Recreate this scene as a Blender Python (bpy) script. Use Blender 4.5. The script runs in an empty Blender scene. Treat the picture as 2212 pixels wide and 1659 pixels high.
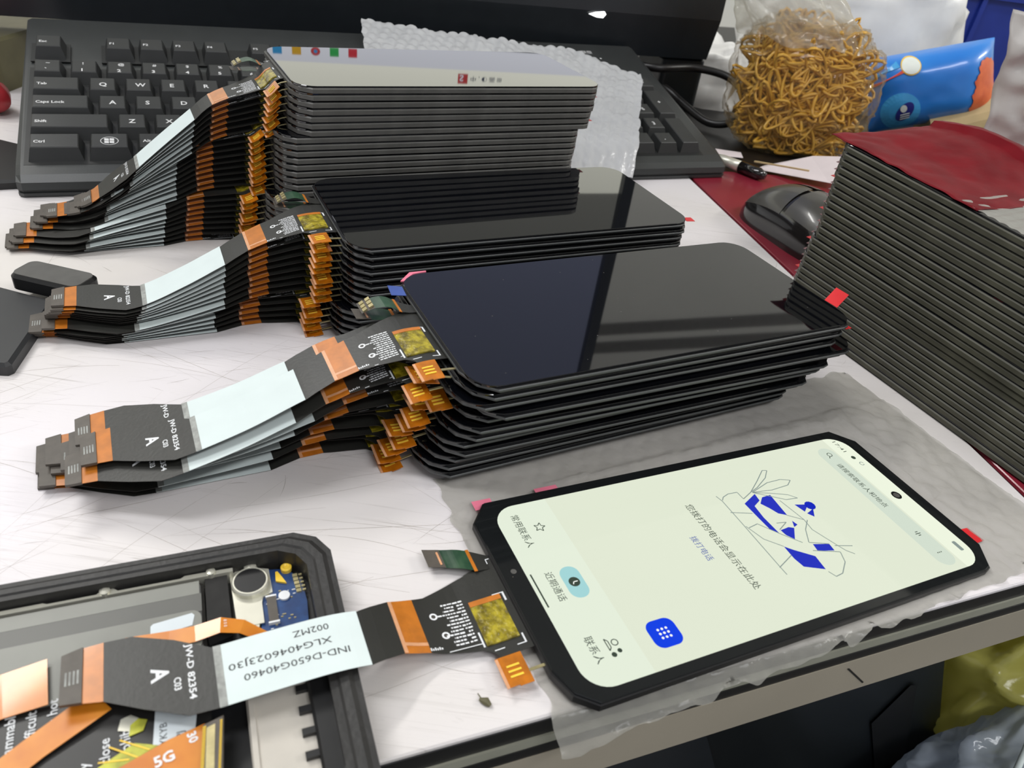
import bpy, math, random
from mathutils import Vector, Matrix, noise

SC = bpy.context.scene
COL = SC.collection
S = 0.001                      # everything below is written in millimetres; the desk mat is z = 0
R = math.radians
random.seed(7)

# ------------------------------------------------------------------ camera, world, lights, exposure
cam = bpy.data.cameras.new('camera'); cam.lens = 26.086; cam.sensor_width = 36; cam.clip_start = 0.005; cam.clip_end = 20
cam.dof.use_dof = True; cam.dof.focus_distance = 0.30; cam.dof.aperture_fstop = 24
co = bpy.data.objects.new('camera', cam); COL.objects.link(co)
co.matrix_world = Matrix(((0.98972212, -0.14300392, 0, 0), (0.08193564, 0.567072, -0.81958276, 0),
                          (0.11720355, 0.81115919, 0.57296082, 0.173101), (0, 0, 0, 1)))
SC.camera = co
SC.view_settings.view_transform = 'Standard'; SC.view_settings.look = 'None'
SC.view_settings.exposure = -0.13; SC.view_settings.gamma = 1.0; SC.view_settings.use_curve_mapping = False
wd = bpy.data.worlds.new('room_air'); SC.world = wd; wd.use_nodes = True
bgn = wd.node_tree.nodes['Background']; bgn.inputs[0].default_value = (0.93, 0.95, 1.0, 1); bgn.inputs[1].default_value = 0.62

def area(name, loc, size, power, aim, color=(1, 1, 1)):
    l = bpy.data.lights.new(name, 'AREA'); l.shape = 'RECTANGLE'; l.size, l.size_y = size; l.energy = power; l.color = color
    o = bpy.data.objects.new(name, l); COL.objects.link(o); o.location = loc
    o.rotation_euler = (Vector(aim) - Vector(loc)).to_track_quat('-Z', 'Y').to_euler(); return o
area('ceiling_or_fill_light', (-1.3, 1.1, 1.72), (1.2, 0.16), 26, (-0.9, 0.9, 0), (1, 0.985, 0.95))
area('ceiling_or_fill_light', (2.35, 0.7, 1.6), (1.0, 0.16), 26, (1.0, 1.9, 0.7), (1, 0.985, 0.95))  # added fill: brightens the back wall mirrored in the front stack's glass
area('ceiling_or_fill_light', (-0.9, 0.1, 1.72), (1.2, 0.3), 18, (-0.9, 0.1, 0), (0.97, 0.98, 1))
area('ceiling_or_fill_light', (0.9, -0.7, 1.72), (1.2, 0.3), 20, (0.7, -0.5, 0), (0.97, 0.98, 1))

# ------------------------------------------------------------------ materials (all procedural)
def lin(c):
    return tuple((x / 255 / 12.92) if x / 255 <= 0.04045 else ((x / 255 + 0.055) / 1.055) ** 2.4 for x in c)
def mat(name, rgb, rough=0.5, metal=0.0, var=0.12, scale=80, bump=0.0, bscale=400, spec=0.5, trans=0.0, alpha=1.0, coat=0.0, rgb2=None, ior=None):
    m = bpy.data.materials.new(name); m.use_nodes = True; nt = m.node_tree; b = nt.nodes['Principled BSDF']
    c = lin(rgb)
    tc = nt.nodes.new('ShaderNodeTexCoord'); n = nt.nodes.new('ShaderNodeTexNoise'); n.inputs['Scale'].default_value = scale; n.inputs['Detail'].default_value = 3
    nt.links.new(tc.outputs['Object'], n.inputs['Vector'])
    r = nt.nodes.new('ShaderNodeValToRGB'); nt.links.new(n.outputs['Fac'], r.inputs['Fac'])
    c2 = lin(rgb2) if rgb2 else tuple(min(1, x * (1 + var)) for x in c)
    r.color_ramp.elements[0].position = 0.35; r.color_ramp.elements[1].position = 0.65
    r.color_ramp.elements[0].color = (*(tuple(x * (1 - var) for x in c) if not rgb2 else c), 1); r.color_ramp.elements[1].color = (*c2, 1)
    nt.links.new(r.outputs['Color'], b.inputs['Base Color'])
    b.inputs['Roughness'].default_value = rough; b.inputs['Metallic'].default_value = metal
    b.inputs['Specular IOR Level'].default_value = spec
    b.inputs['Transmission Weight'].default_value = trans; b.inputs['Alpha'].default_value = alpha; b.inputs['Coat Weight'].default_value = coat
    b.inputs['Coat Roughness'].default_value = 0.08
    if ior: b.inputs['IOR'].default_value = ior
    if bump:
        n2 = nt.nodes.new('ShaderNodeTexNoise'); n2.inputs['Scale'].default_value = bscale; n2.inputs['Detail'].default_value = 4
        nt.links.new(tc.outputs['Object'], n2.inputs['Vector'])
        bp = nt.nodes.new('ShaderNodeBump'); bp.inputs['Strength'].default_value = bump; bp.inputs['Distance'].default_value = 0.001
        nt.links.new(n2.outputs['Fac'], bp.inputs['Height']); nt.links.new(bp.outputs['Normal'], b.inputs['Normal'])
    return m
def emit(name, rgb, strength=1.0, base=(8, 8, 8)):
    m = mat(name, base, 0.06, var=0.02); b = m.node_tree.nodes['Principled BSDF']
    b.inputs['Emission Color'].default_value = (*lin(rgb), 1); b.inputs['Emission Strength'].default_value = strength
    b.inputs['Specular IOR Level'].default_value = 0.15
    return m

M = {}
M['panel_grey'] = mat('panel_grey', (84, 83, 80), 0.42, var=0.12, scale=120, spec=0.4)
M['panel_olive'] = mat('panel_olive', (66, 65, 54), 0.5, var=0.18, scale=90, spec=0.35)
M['panel_rim'] = mat('panel_rim', (66, 68, 68), 0.35, var=0.1)
M['panel_black'] = mat('panel_black', (13, 13, 15), 0.4, var=0.1)
M['glass_black'] = mat('glass_black', (7, 8, 12), 0.03, var=0.02, spec=0.85)
M['bezel_black'] = mat('bezel_black', (24, 26, 27), 0.07, var=0.05, spec=.35)
M['flex_black'] = mat('flex_black', (44, 44, 41), 0.42, var=0.06, bump=0.05, bscale=900)
M['flex_under'] = mat('flex_under', (34, 27, 22), 0.5, var=0.1)
M['copper'] = mat('copper', (190, 112, 34), 0.33, var=0.12, scale=260, coat=0.3, spec=0.6)
M['copper_pale'] = mat('copper_pale', (214, 158, 118), 0.35, var=0.08, scale=300)
M['label'] = mat('label', (212, 223, 222), 0.7, var=0.02, spec=.25)
M['label_edge'] = mat('label_edge', (150, 152, 148), 0.6, var=0.2, scale=500)
M['ink_black'] = mat('ink_black', (30, 32, 34), 0.6, var=0.05)
M['ink_white'] = mat('ink_white', (226, 228, 230), 0.5, var=0.04)
M['connector'] = mat('connector', (84, 78, 71), 0.5, var=0.1, scale=300)
M['chip_olive'] = mat('chip_olive', (96, 84, 6), 0.28, rgb2=(176, 160, 40), scale=420, bump=0.6, bscale=600, coat=0.4)
M['gold_tab'] = mat('gold_tab', (184, 106, 16), 0.28, var=0.2, scale=260, coat=0.4, bump=0.2)
M['gold_bright'] = mat('gold_bright', (246, 205, 70), 0.25, var=0.1)
M['green_flex'] = mat('green_flex', (26, 58, 42), 0.35, rgb2=(54, 84, 60), scale=150)
M['pale_metal'] = mat('pale_metal', (198, 186, 140), 0.3, 0.7, var=0.15, scale=300)
M['red_tab'] = mat('red_tab', (206, 40, 46), 0.4, var=0.08)
M['pink_tab'] = mat('pink_tab', (226, 122, 146), 0.4, var=0.08)
M['pink_dark'] = mat('pink_film_edge', (128, 88, 92), .4, var=.15)
M['blue_tape'] = mat('blue_tape', (62, 84, 150), 0.35, var=0.08)
M['key'] = mat('key_plastic', (42, 43, 43), 0.42, var=0.06, spec=0.45, bump=0.04, bscale=1200)
M['kb_body'] = mat('keyboard_plastic', (50, 52, 52), 0.36, var=0.05, bump=0.04, bscale=1200)
M['kb_dark'] = mat('keyboard_well', (26, 27, 27), 0.5, var=0.1)
M['legend'] = mat('key_legend', (212, 212, 212), 0.5, var=0.03)
M['mon'] = mat('monitor_plastic', (34, 38, 42), 0.3, var=0.06)
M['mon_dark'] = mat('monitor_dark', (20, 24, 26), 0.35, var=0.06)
M['rubber'] = mat('black_rubber', (18, 18, 18), 0.45, var=0.1)
M['cable_black'] = mat('cable_black', (24, 22, 22), 0.38, var=0.08)

def plain_mesh(name, V, F, mats, mi=None, smooth=False):
    me = bpy.data.meshes.new(name); me.from_pydata([(x * S, y * S, z * S) for x, y, z in V], [], F)
    for m in mats: me.materials.append(M[m] if isinstance(m, str) else m)
    if mi:
        me.polygons.foreach_set('material_index', mi)
    if smooth: me.polygons.foreach_set('use_smooth', [True] * len(me.polygons))
    me.update(); return me

class MB:
    """mesh builder in millimetres"""
    def __init__(s): s.V = []; s.F = []; s.I = []; s.mats = []
    def mi(s, m):
        if m not in s.mats: s.mats.append(m)
        return s.mats.index(m)
    def add(s, V, F, m):
        o = len(s.V); s.V += [tuple(v) for v in V]; k = s.mi(m)
        for f in F: s.F.append(tuple(i + o for i in f)); s.I.append(k)
    def box(s, x0, x1, y0, y1, z0, z1, m, bev=0.0):
        if bev <= 0:
            s.add([(x, y, z) for z in (z0, z1) for y in (y0, y1) for x in (x0, x1)], [(0, 2, 3, 1), (4, 5, 7, 6), (0, 1, 5, 4), (2, 6, 7, 3), (0, 4, 6, 2), (1, 3, 7, 5)], m)
        else:
            s.prism(rrect(x0, y0, x1, y1, bev, 3), z0, z1, m, bev=min(bev * .4, (z1 - z0) * .3))
    def prism(s, pts, z0, z1, m, bev=0.0, mtop=None):
        n = len(pts); cx = sum(p[0] for p in pts) / n; cy = sum(p[1] for p in pts) / n
        def ins(d):
            out = []
            for i in range(n):
                a = Vector(pts[i - 1]); b = Vector(pts[i]); c = Vector(pts[(i + 1) % n])
                d1 = (b - a).normalized(); d2 = (c - b).normalized()
                nn = Vector((-(d1.y + d2.y), d1.x + d2.x)); nn = nn.normalized() if nn.length > 1e-9 else Vector((0, 0))
                k = max(0.5, math.sqrt(max(0.01, (1 + d1.dot(d2)) / 2)))
                out.append((b.x + nn.x * d / k, b.y + nn.y * d / k))
            return out
        rings = [(pts, z0)]
        if bev > 0: rings += [(pts, z1 - bev), (ins(bev), z1)]
        else: rings += [(pts, z1)]
        V = []; F = []
        for pp, z in rings: V += [(x, y, z) for x, y in pp]
        for r in range(len(rings) - 1):
            for i in range(n): j = (i + 1) % n; F.append((r * n + i, r * n + j, (r + 1) * n + j, (r + 1) * n + i))
        F.append(tuple(reversed(range(n))))
        s.add(V, F, m)
        top = len(rings) - 1
        s.add([(x, y, rings[top][1]) for x, y in rings[top][0]], [tuple(range(n))], mtop or m)
    def flat(s, pts, z, m): s.add([(x, y, z) for x, y in pts], [tuple(range(len(pts)))], m)
    def stroke(s, pts, w, z, m):
        for a, b in zip(pts, pts[1:]):
            a = Vector(a); b = Vector(b); d = (b - a)
            if d.length < 1e-6: continue
            nn = Vector((-d.y, d.x)).normalized() * w / 2
            s.add([(p.x, p.y, z) for p in (a - nn, b - nn, b + nn, a + nn)], [(0, 1, 2, 3)], m)
    def tube(s, pts, r, m, seg=8, closed=False):
        pts = [Vector(p) for p in pts]; n = len(pts); V = []; F = []; up = Vector((0, 0, 1))
        for i, p in enumerate(pts):
            t = (pts[(i + 1) % n] - pts[i - 1]) if (closed or 0 < i < n - 1) else ((pts[1] - pts[0]) if i == 0 else (pts[-1] - pts[-2]))
            t.normalize(); a = t.cross(up)
            if a.length < .05: a = t.cross(Vector((1, 0, 0)))
            a.normalize(); b = t.cross(a); rr = r[i] if isinstance(r, (list, tuple)) else r
            V += [tuple(p + (a * math.cos(2 * math.pi * k / seg) + b * math.sin(2 * math.pi * k / seg)) * rr) for k in range(seg)]
        for i in range(n if closed else n - 1):
            j = (i + 1) % n
            for k in range(seg): l = (k + 1) % seg; F.append((i * seg + k, j * seg + k, j * seg + l, i * seg + l))
        if not closed: F += [tuple(range(seg)), tuple(reversed(range((n - 1) * seg, n * seg)))]
        s.add(V, F, m)
    def lathe(s, cx, cy, prof, m, seg=24):
        V = []; F = []
        for r, z in prof: V += [(cx + r * math.cos(2 * math.pi * k / seg), cy + r * math.sin(2 * math.pi * k / seg), z) for k in range(seg)]
        for i in range(len(prof) - 1):
            for k in range(seg): l = (k + 1) % seg; F.append((i * seg + k, i * seg + l, (i + 1) * seg + l, (i + 1) * seg + k))
        F.append(tuple(reversed(range(seg)))); F.append(tuple(range((len(prof) - 1) * seg, len(prof) * seg))); s.add(V, F, m)
    def text(s, txt, size, x, y, z, m, rot=0, center=False, width=None, bold=0.0, sy=1.0):
        V, F, w, h0 = glyph(txt, bold); k = size; kx = size
        if width: kx = width / w
        c, sn = math.cos(rot), math.sin(rot); ox = -w * kx / 2 if center else 0; oy = -h0 * k * sy / 2 if center else 0
        s.add([(x + (vx * kx + ox) * c - (vy * k * sy + oy) * sn, y + (vx * kx + ox) * sn + (vy * k * sy + oy) * c, z) for vx, vy in V], F, m)
    def mapped(s, fn): s.V = [tuple(fn(*v)) for v in s.V]; return s
    def obj(s, name, parent=None, smooth=False, label=None, mesh=None):
        me = mesh or plain_mesh(name, s.V, s.F, s.mats, s.I, smooth)
        return link(name, me, parent, label)

_g = {}
def glyph(txt, bold=0.0):
    if (txt, bold) in _g: return _g[(txt, bold)]
    c = bpy.data.curves.new('t', 'FONT'); c.body = txt; c.size = 1; c.resolution_u = 2; c.offset = bold
    o = bpy.data.objects.new('t', c); COL.objects.link(o); dg = bpy.context.evaluated_depsgraph_get(); dg.update()
    m = bpy.data.meshes.new_from_object(o.evaluated_get(dg))
    V = [(v.co.x, v.co.y) for v in m.vertices]; F = [tuple(p.vertices) for p in m.polygons]
    bpy.data.objects.remove(o); bpy.data.curves.remove(c); bpy.data.meshes.remove(m)
    x0 = min(v[0] for v in V); V = [(a - x0, b) for a, b in V]
    _g[(txt, bold)] = (V, F, max(v[0] for v in V), max(v[1] for v in V)); return _g[(txt, bold)]

def link(name, me, parent=None, label=None):
    o = bpy.data.objects.new(name, me); COL.objects.link(o)
    if parent: o.parent = parent
    if label: o['label'] = label
    return o
def tag(o, label, cat, group=None, kind=None):
    o['label'] = label; o['category'] = cat
    if group: o['group'] = group
    if kind: o['kind'] = kind
    return o
def thing(name, label, cat, loc=(0, 0, 0), rz=0, group=None, kind=None):
    o = bpy.data.objects.new(name, None); COL.objects.link(o); o.empty_display_size = 0.01
    o.location = tuple(v * S for v in loc); o.rotation_euler = (0, 0, rz); return tag(o, label, cat, group, kind)
def struct(o): o['kind'] = 'structure'; return o
def rrect(x0, y0, x1, y1, r, n=5):
    out = []
    for cx, cy, a0 in ((x1 - r, y0 + r, -90), (x1 - r, y1 - r, 0), (x0 + r, y1 - r, 90), (x0 + r, y0 + r, 180)):
        for i in range(n + 1): a = R(a0 + 90 * i / n); out.append((cx + r * math.cos(a), cy + r * math.sin(a)))
    return out
def circ(cx, cy, r, n=20, ry=None): return [(cx + r * math.cos(2 * math.pi * i / n), cy + (ry or r) * math.sin(2 * math.pi * i / n)) for i in range(n)]
def interp(tab, x):
    if x <= tab[0][0]: return tab[0][1]
    for (a, b), (c, d) in zip(tab, tab[1:]):
        if x <= c: return b + (d - b) * (x - a) / (c - a)
    return tab[-1][1]
def sinterp(tab, x):     # smooth (catmull-rom) interpolation
    if x <= tab[0][0]: return tab[0][1]
    for i in range(len(tab) - 1):
        if x <= tab[i + 1][0]:
            x0, y0 = tab[i]; x1, y1 = tab[i + 1]; h = x1 - x0; t = (x - x0) / h
            m0 = (y1 - tab[i - 1][1]) / (x1 - tab[i - 1][0]) if i > 0 else (y1 - y0) / h
            m1 = (tab[i + 2][1] - y0) / (tab[i + 2][0] - x0) if i + 2 < len(tab) else (y1 - y0) / h
            return (2 * t**3 - 3 * t * t + 1) * y0 + (t**3 - 2 * t * t + t) * h * m0 + (-2 * t**3 + 3 * t * t) * y1 + (t**3 - t * t) * h * m1
    return tab[-1][1]
ORD = ['topmost', 'second', 'third', 'fourth', 'fifth', 'sixth', 'seventh', 'eighth', 'ninth', 'tenth', 'eleventh', 'twelfth', 'thirteenth', 'fourteenth', 'fifteenth',
       'sixteenth', 'seventeenth', 'eighteenth', 'nineteenth', 'twentieth', 'twenty-first', 'twenty-second', 'twenty-third', 'twenty-fourth', 'twenty-fifth', 'twenty-sixth', 'twenty-seventh', 'twenty-eighth', 'twenty-ninth', 'thirtieth']
def ordinal(i, n): return 'topmost' if i == 0 else ('bottommost' if i == n - 1 else ORD[i] + ' from the top')

# ------------------------------------------------------------------ the room
def plane(name, pts, m):
    return link(name, plain_mesh(name, pts, [tuple(range(len(pts)))], [m]))
M['wall'] = mat('wall_paint', (226, 225, 218), 0.8, var=0.04, scale=3)
M['bar_grey'] = mat('bar_grey', (110, 108, 102), .5)
M['ceil'] = mat('ceiling_paint', (214, 214, 210), 0.85, var=0.03, scale=3)
M['floor'] = mat('floor_tile', (58, 56, 54), 0.5, var=0.2, scale=6)
struct(plane('wall_back', [(-2600, 1900, -750), (2600, 1900, -750), (2600, 1900, 1780), (-2600, 1900, 1780)], 'wall'))
for nm_, za in (('mirrored_bar_1', 1012), ('mirrored_bar_2', 1076)):  # unseen bars, added to mirror as dark stripes in the front stack's glass
    struct(plane(nm_, [(190, 1897, za - 18), (980, 1897, za - 18 - 200), (980, 1897, za + 20 - 200), (190, 1897, za + 20)], 'bar_grey'))
struct(plane('wall_right', [(2600, -1800, -750), (2600, -1800, 1780), (2600, 1900, 1780), (2600, 1900, -750)], 'wall'))
struct(plane('wall_left', [(-2600, -1800, -750), (-2600, 1900, -750), (-2600, 1900, 1780), (-2600, -1800, 1780)], 'wall'))
struct(plane('ceiling', [(-2600, -1800, 1780), (-2600, 1900, 1780), (2600, 1900, 1780), (2600, -1800, 1780)], 'ceil'))
struct(plane('floor', [(-2600, -1800, -750), (2600, -1800, -750), (2600, 1900, -750), (-2600, 1900, -750)], 'floor'))

# ------------------------------------------------------------------ desk, mats
EA = R(24.53)                                     # direction of the desk's front edge
EO = Vector((-16.2, 88.5)); ED = Vector((math.cos(EA), math.sin(EA))); EN = Vector((-ED.y, ED.x))
def dk(u, v): p = EO + ED * u + EN * v; return (p.x, p.y)
M['desk_beige'] = mat('desk_laminate', (164, 156, 140), 0.45, var=0.06, scale=12)
M['desk_black'] = mat('desk_edging', (20, 20, 20), 0.4, var=0.1)
M['desk_strip'] = mat('desk_strip', (150, 150, 136), 0.4, var=0.06)
desk = thing('desk', 'beige laminate workbench desk with black edging strip and grooved front', 'desk', (0, 0, -40))
def dmb(lo, hi, v0, v1, m, u0=-900, u1=1100):
    b = MB(); b.prism([dk(u0, v0), dk(u1, v0), dk(u1, v1), dk(u0, v1)], lo + 40, hi + 40, m); return b
b = dmb(-37, -17.5, 0.0, 1000, 'desk_beige'); b.obj('tabletop', desk)
dmb(-17.5, -13.4, 0.25, 1000, 'desk_black').obj('groove_strip', desk)
dmb(-13.4, -9.6, 0.6, 1000, 'desk_strip').obj('light_strip', desk)
b = MB(); b.prism([dk(-900, 1.2), dk(1100, 1.2), dk(1100, 1000), dk(-900, 1000)], 30.4, 38.4, 'desk_black', bev=1.5); b.obj('edge_band', desk)
for u in (-850, 1050):
    for v in (60, 940):
        b = MB(); x, y = dk(u, v); b.box(x - 20, x + 20, y - 20, y + 20, -710, 3, 'desk_black'); b.obj('leg', desk)
b = MB(); b.add([(*dk(146.6, -0.15), 18.8), (*dk(147.5, -0.15), 18.8), (*dk(159.8, -0.15), 6.2), (*dk(159.3, -0.15), 5.8)], [(0, 3, 2, 1)], 'desk_black'); b.obj('pencil_mark', desk)

def scratch_mat():
    m = bpy.data.materials.new('scratched_white_mat'); m.use_nodes = True; nt = m.node_tree; N = nt.nodes; L = nt.links; b = N['Principled BSDF']
    tc = N.new('ShaderNodeTexCoord')
    def nz(scale, detail, rot, stretch):
        mp = N.new('ShaderNodeMapping'); mp.inputs['Rotation'].default_value = (0, 0, R(rot)); mp.inputs['Scale'].default_value = stretch
        L.new(tc.outputs['Object'], mp.inputs['Vector']); n = N.new('ShaderNodeTexNoise'); n.inputs['Scale'].default_value = scale; n.inputs['Detail'].default_value = detail
        L.new(mp.outputs['Vector'], n.inputs['Vector']); return n.outputs['Fac']
    def ramp(src, *st):
        r = N.new('ShaderNodeValToRGB'); L.new(src, r.inputs['Fac']); e = r.color_ramp.elements
        e[0].position, e[0].color = st[0][0], (*(st[0][1],) * 3, 1); e[1].position, e[1].color = st[-1][0], (*(st[-1][1],) * 3, 1)
        for p_, v_ in st[1:-1]: q = e.new(p_); q.color = (v_, v_, v_, 1)
        return r.outputs['Color']
    def mul(a, c):
        x = N.new('ShaderNodeMath'); x.operation = 'MULTIPLY'; L.new(a, x.inputs[0]); L.new(c, x.inputs[1]); return x.outputs[0]
    def mx(a, c):
        x = N.new('ShaderNodeMath'); x.operation = 'MAXIMUM'; L.new(a, x.inputs[0]); L.new(c, x.inputs[1]); return x.outputs[0]
    acc = None
    for rot, st, sc, k in ((-22, (3, 90, 1), 3.2, 0), (-37, (2, 120, 1), 3, 3), (-12, (4, 150, 1), 4, 5), (31, (2, 90, 1), 3, 9), (-66, (2, 110, 1), 3, 11), (-24, (9, 260, 1), 3, 2)):
        ln = ramp(nz(sc, 1.0, rot, st), (0.494, 0), (0.5, 1), (0.506, 0)); ms = ramp(nz(9 + k, 3, rot * 2, (1, 1, 1)), (0.50, 0), (0.72, .55))
        q = mul(ln, ms); acc = q if acc is None else mx(acc, q)
    c1 = N.new('ShaderNodeValToRGB'); L.new(nz(5, 4, 0, (1, 1, 1)), c1.inputs['Fac']); e = c1.color_ramp.elements
    e[0].position = 0.35; e[0].color = (*lin((214, 209, 204)), 1); e[1].position = 0.62; e[1].color = (*lin((226, 221, 226)), 1)
    c2 = N.new('ShaderNodeMixRGB'); L.new(acc, c2.inputs['Fac']); L.new(c1.outputs['Color'], c2.inputs['Color1']); c2.inputs['Color2'].default_value = (*lin((118, 108, 98)), 1)
    L.new(c2.outputs['Color'], b.inputs['Base Color']); b.inputs['Roughness'].default_value = 0.5
    bp = N.new('ShaderNodeBump'); bp.inputs['Strength'].default_value = 0.25; bp.inputs['Distance'].default_value = 0.0004; bp.invert = True; L.new(acc, bp.inputs['Height']); L.new(bp.outputs['Normal'], b.inputs['Normal'])
    return m
M['mat_white'] = scratch_mat()
b = MB(); b.prism([dk(-880, 1.6), (207, 191), (183, 277), (109.4, 530.2), (20, 830), dk(-880, 760)], -1.5, 0, 'mat_white', bev=0.5)
M['scratch'] = mat('scratch_line', (158, 149, 142), .7, var=.1); M['scratch_dark'] = mat('scratch_line_dark', (104, 92, 84), .7, var=.1)
rs = random.Random(31)
for k in range(620):
    x = rs.uniform(-230, 215); y = rs.uniform(0, 1) ** 1.25 * 330 + 62; an = R(rs.choice((24, 24, 20, 12, 34, 48, -12, 90, 0, 62)) + rs.gauss(0, 9)); L_ = rs.choice((6, 12, 25, 50, 95)) * rs.uniform(.6, 1.3); w = rs.uniform(.05, .16); cv = rs.uniform(-.25, .25)
    if (Vector((x, y)) - EO).dot(EN) < 4 or (Vector((x + L_ * math.cos(an), y + L_ * math.sin(an))) - EO).dot(EN) < 3: continue
    pt = [(x + L_ * t * math.cos(an + cv * t), y + L_ * t * math.sin(an + cv * t)) for t in [i / 6 for i in range(7)]]
    if any(p_[0] > 175 or (Vector(p_) - EO).dot(EN) < 3 for p_ in pt): continue
    mk = 'scratch_dark' if rs.random() < .12 and L_ < 30 else 'scratch'
    for i in range(6): b.stroke(pt[i:i + 2], w * math.sin(math.pi * (i + .7) / 6.8), .012 + .0001 * (k % 40), mk)
tag(b.obj('desk_mat'), 'large scratched white desk mat under keyboard, panels and open phone', 'desk mat')
M['maroon'] = mat('maroon_vinyl', (132, 34, 50), 0.35, var=0.1, scale=20, coat=0.2)
b = MB(); b.prism([(209, 192), (430, 250), (430, 560), (240, 590), (104.5, 560), (111.2, 531), (185, 278)], -1.55, 0.1, 'maroon', bev=0.4)
tag(b.obj('mouse_mat'), 'glossy maroon mat beside the white one, under the mouse', 'mat')

# ------------------------------------------------------------------ display panels
PW, PH = 163.7, 75.6
OUT = [(8, 0), (155, 0), (158, .9), (163.7, 9), (163.7, 67.4), (157, 75.6), (6.2, 75.6), (0, 68), (0, 12.5), (2.7, 4.7)]
_mesh = {}
def shared(key, fn):
    if key not in _mesh: _mesh[key] = fn()
    return _mesh[key]
def body_mesh(kind, T):
    b = MB()
    if kind == 'rim':     # thin grey-edged glass carrier over a recessed dark tray
        ins = [(x + (1.2 if x < 80 else -1.2), y + (1.2 if y < 38 else -1.2)) for x, y in OUT]
        b.prism(ins, 0, T - 1.5, 'panel_black'); b.prism(OUT, T - 1.5, T - 0.7, 'panel_rim', bev=0.25, mtop='panel_black')
    else:
        b.prism(OUT, 0, T - 0.7, kind, bev=0.5, mtop='panel_black')
    return plain_mesh('frame', b.V, b.F, b.mats, b.I)
def glass_mesh(T, m='glass_black'):
    b = MB(); b.prism(rrect(1.0, .9, 162.8, 74.8, 9.5, 6), T - 0.75, T, m, bev=0.2); return plain_mesh('glass', b.V, b.F, b.mats, b.I)
def tab_mesh(T):
    b = MB(); b.box(1, 8, -0.3, 2.4, 0, 0.15, 'red_tab'); return plain_mesh('pull_tab', b.V, b.F, b.mats, b.I)

# ribbon outline: absolute y of the upper and lower edge against distance s from the panel
TOPY = [(0, 54.6), (8, 51), (13.5, 49.6), (23.5, 46.2), (27, 46), (35, 44.8), (45, 41.2), (79.6, 41.2), (88, 46.5), (97, 50.6), (103, 50.9), (107.3, 50.7), (111.6, 49.6)]
BOTY = [(0, 22), (9.8, 22), (10.4, 23.5), (12.8, 25.5), (24, 27.5), (27, 28.2), (35, 28.0), (45, 24.8), (79.6, 24.8), (86, 25.2), (95, 30), (103, 34.8), (107.3, 35.8), (111.6, 36.5)]
class Bend:
    """centre-line of a cable: height table over horizontal distance, and sideways drift"""
    def __init__(s, prof, lat=((0, 0), (1, 0)), sag=0.0, L=112.0):
        s.lat = lat; x = 0.0; acc = 0.0; s.tab = [(0.0, 0.0, sinterp(prof, 0))]; z0 = s.tab[0][2]
        while acc < L + 2:
            x += 1.0; z = sinterp(prof, x); acc += math.hypot(1.0, z - z0); z0 = z; s.tab.append((acc, x, z))
    def __call__(s, q, y, dz=0.0):        # q: distance along cable
        t = s.tab
        if q <= 0: return (-q, y, t[0][2] + dz)
        lo = 0; hi = len(t) - 1
        while hi - lo > 1:
            mid = (lo + hi) // 2
            if t[mid][0] <= q: lo = mid
            else: hi = mid
        a, c = t[lo], t[hi]; k = (q - a[0]) / max(1e-6, c[0] - a[0]); x = a[1] + k * (c[1] - a[1]); z = a[2] + k * (c[2] - a[2])
        sl = (c[2] - a[2]) / max(1e-6, c[0] - a[0])
        return (-x + dz * sl, y + interp(s.lat, q), z + dz * math.sqrt(max(.05, 1 - sl * sl)))
def strip(b, bend, s0, s1, top, bot, m, dz=0.0, th=0.12, step=3.0, rows=2, under=None):
    brk = sorted({s0, s1} | {t[0] for t in TOPY if s0 < t[0] < s1} | {t[0] for t in BOTY if s0 < t[0] < s1} | {s0 + i * step for i in range(1, int((s1 - s0) / step) + 1) if s0 + i * step < s1 - .3})
    V = []; F = []; n = len(brk); w = rows + 1
    for lvl in (dz, dz - th):
        for q in brk:
            t, u = top(q), bot(q); V += [bend(q, u + (t - u) * r / rows, lvl) for r in range(w)]
    o2 = n * w; FT = []; FB = []
    for i in range(n - 1):
        for r in range(rows):
            a = i * w + r; FT.append((a, a + 1, a + w + 1, a + w)); FB.append((a + o2, a + w + o2, a + w + 1 + o2, a + 1 + o2))
        for r in (0, rows):
            a = i * w + r; FB.append((a, a + w, a + w + o2, a + o2) if r == 0 else (a, a + o2, a + w + o2, a + w))
    for r in range(rows): FB.append((r, r + o2, r + 1 + o2, r + 1)); a = (n - 1) * w + r; FB.append((a, a + 1, a + 1 + o2, a + o2))
    b.add(V, FT, m); b.add(V, FB, under or m)
def T_(q): return interp(TOPY, q)
def B_(q): return interp(BOTY, q)
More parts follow.
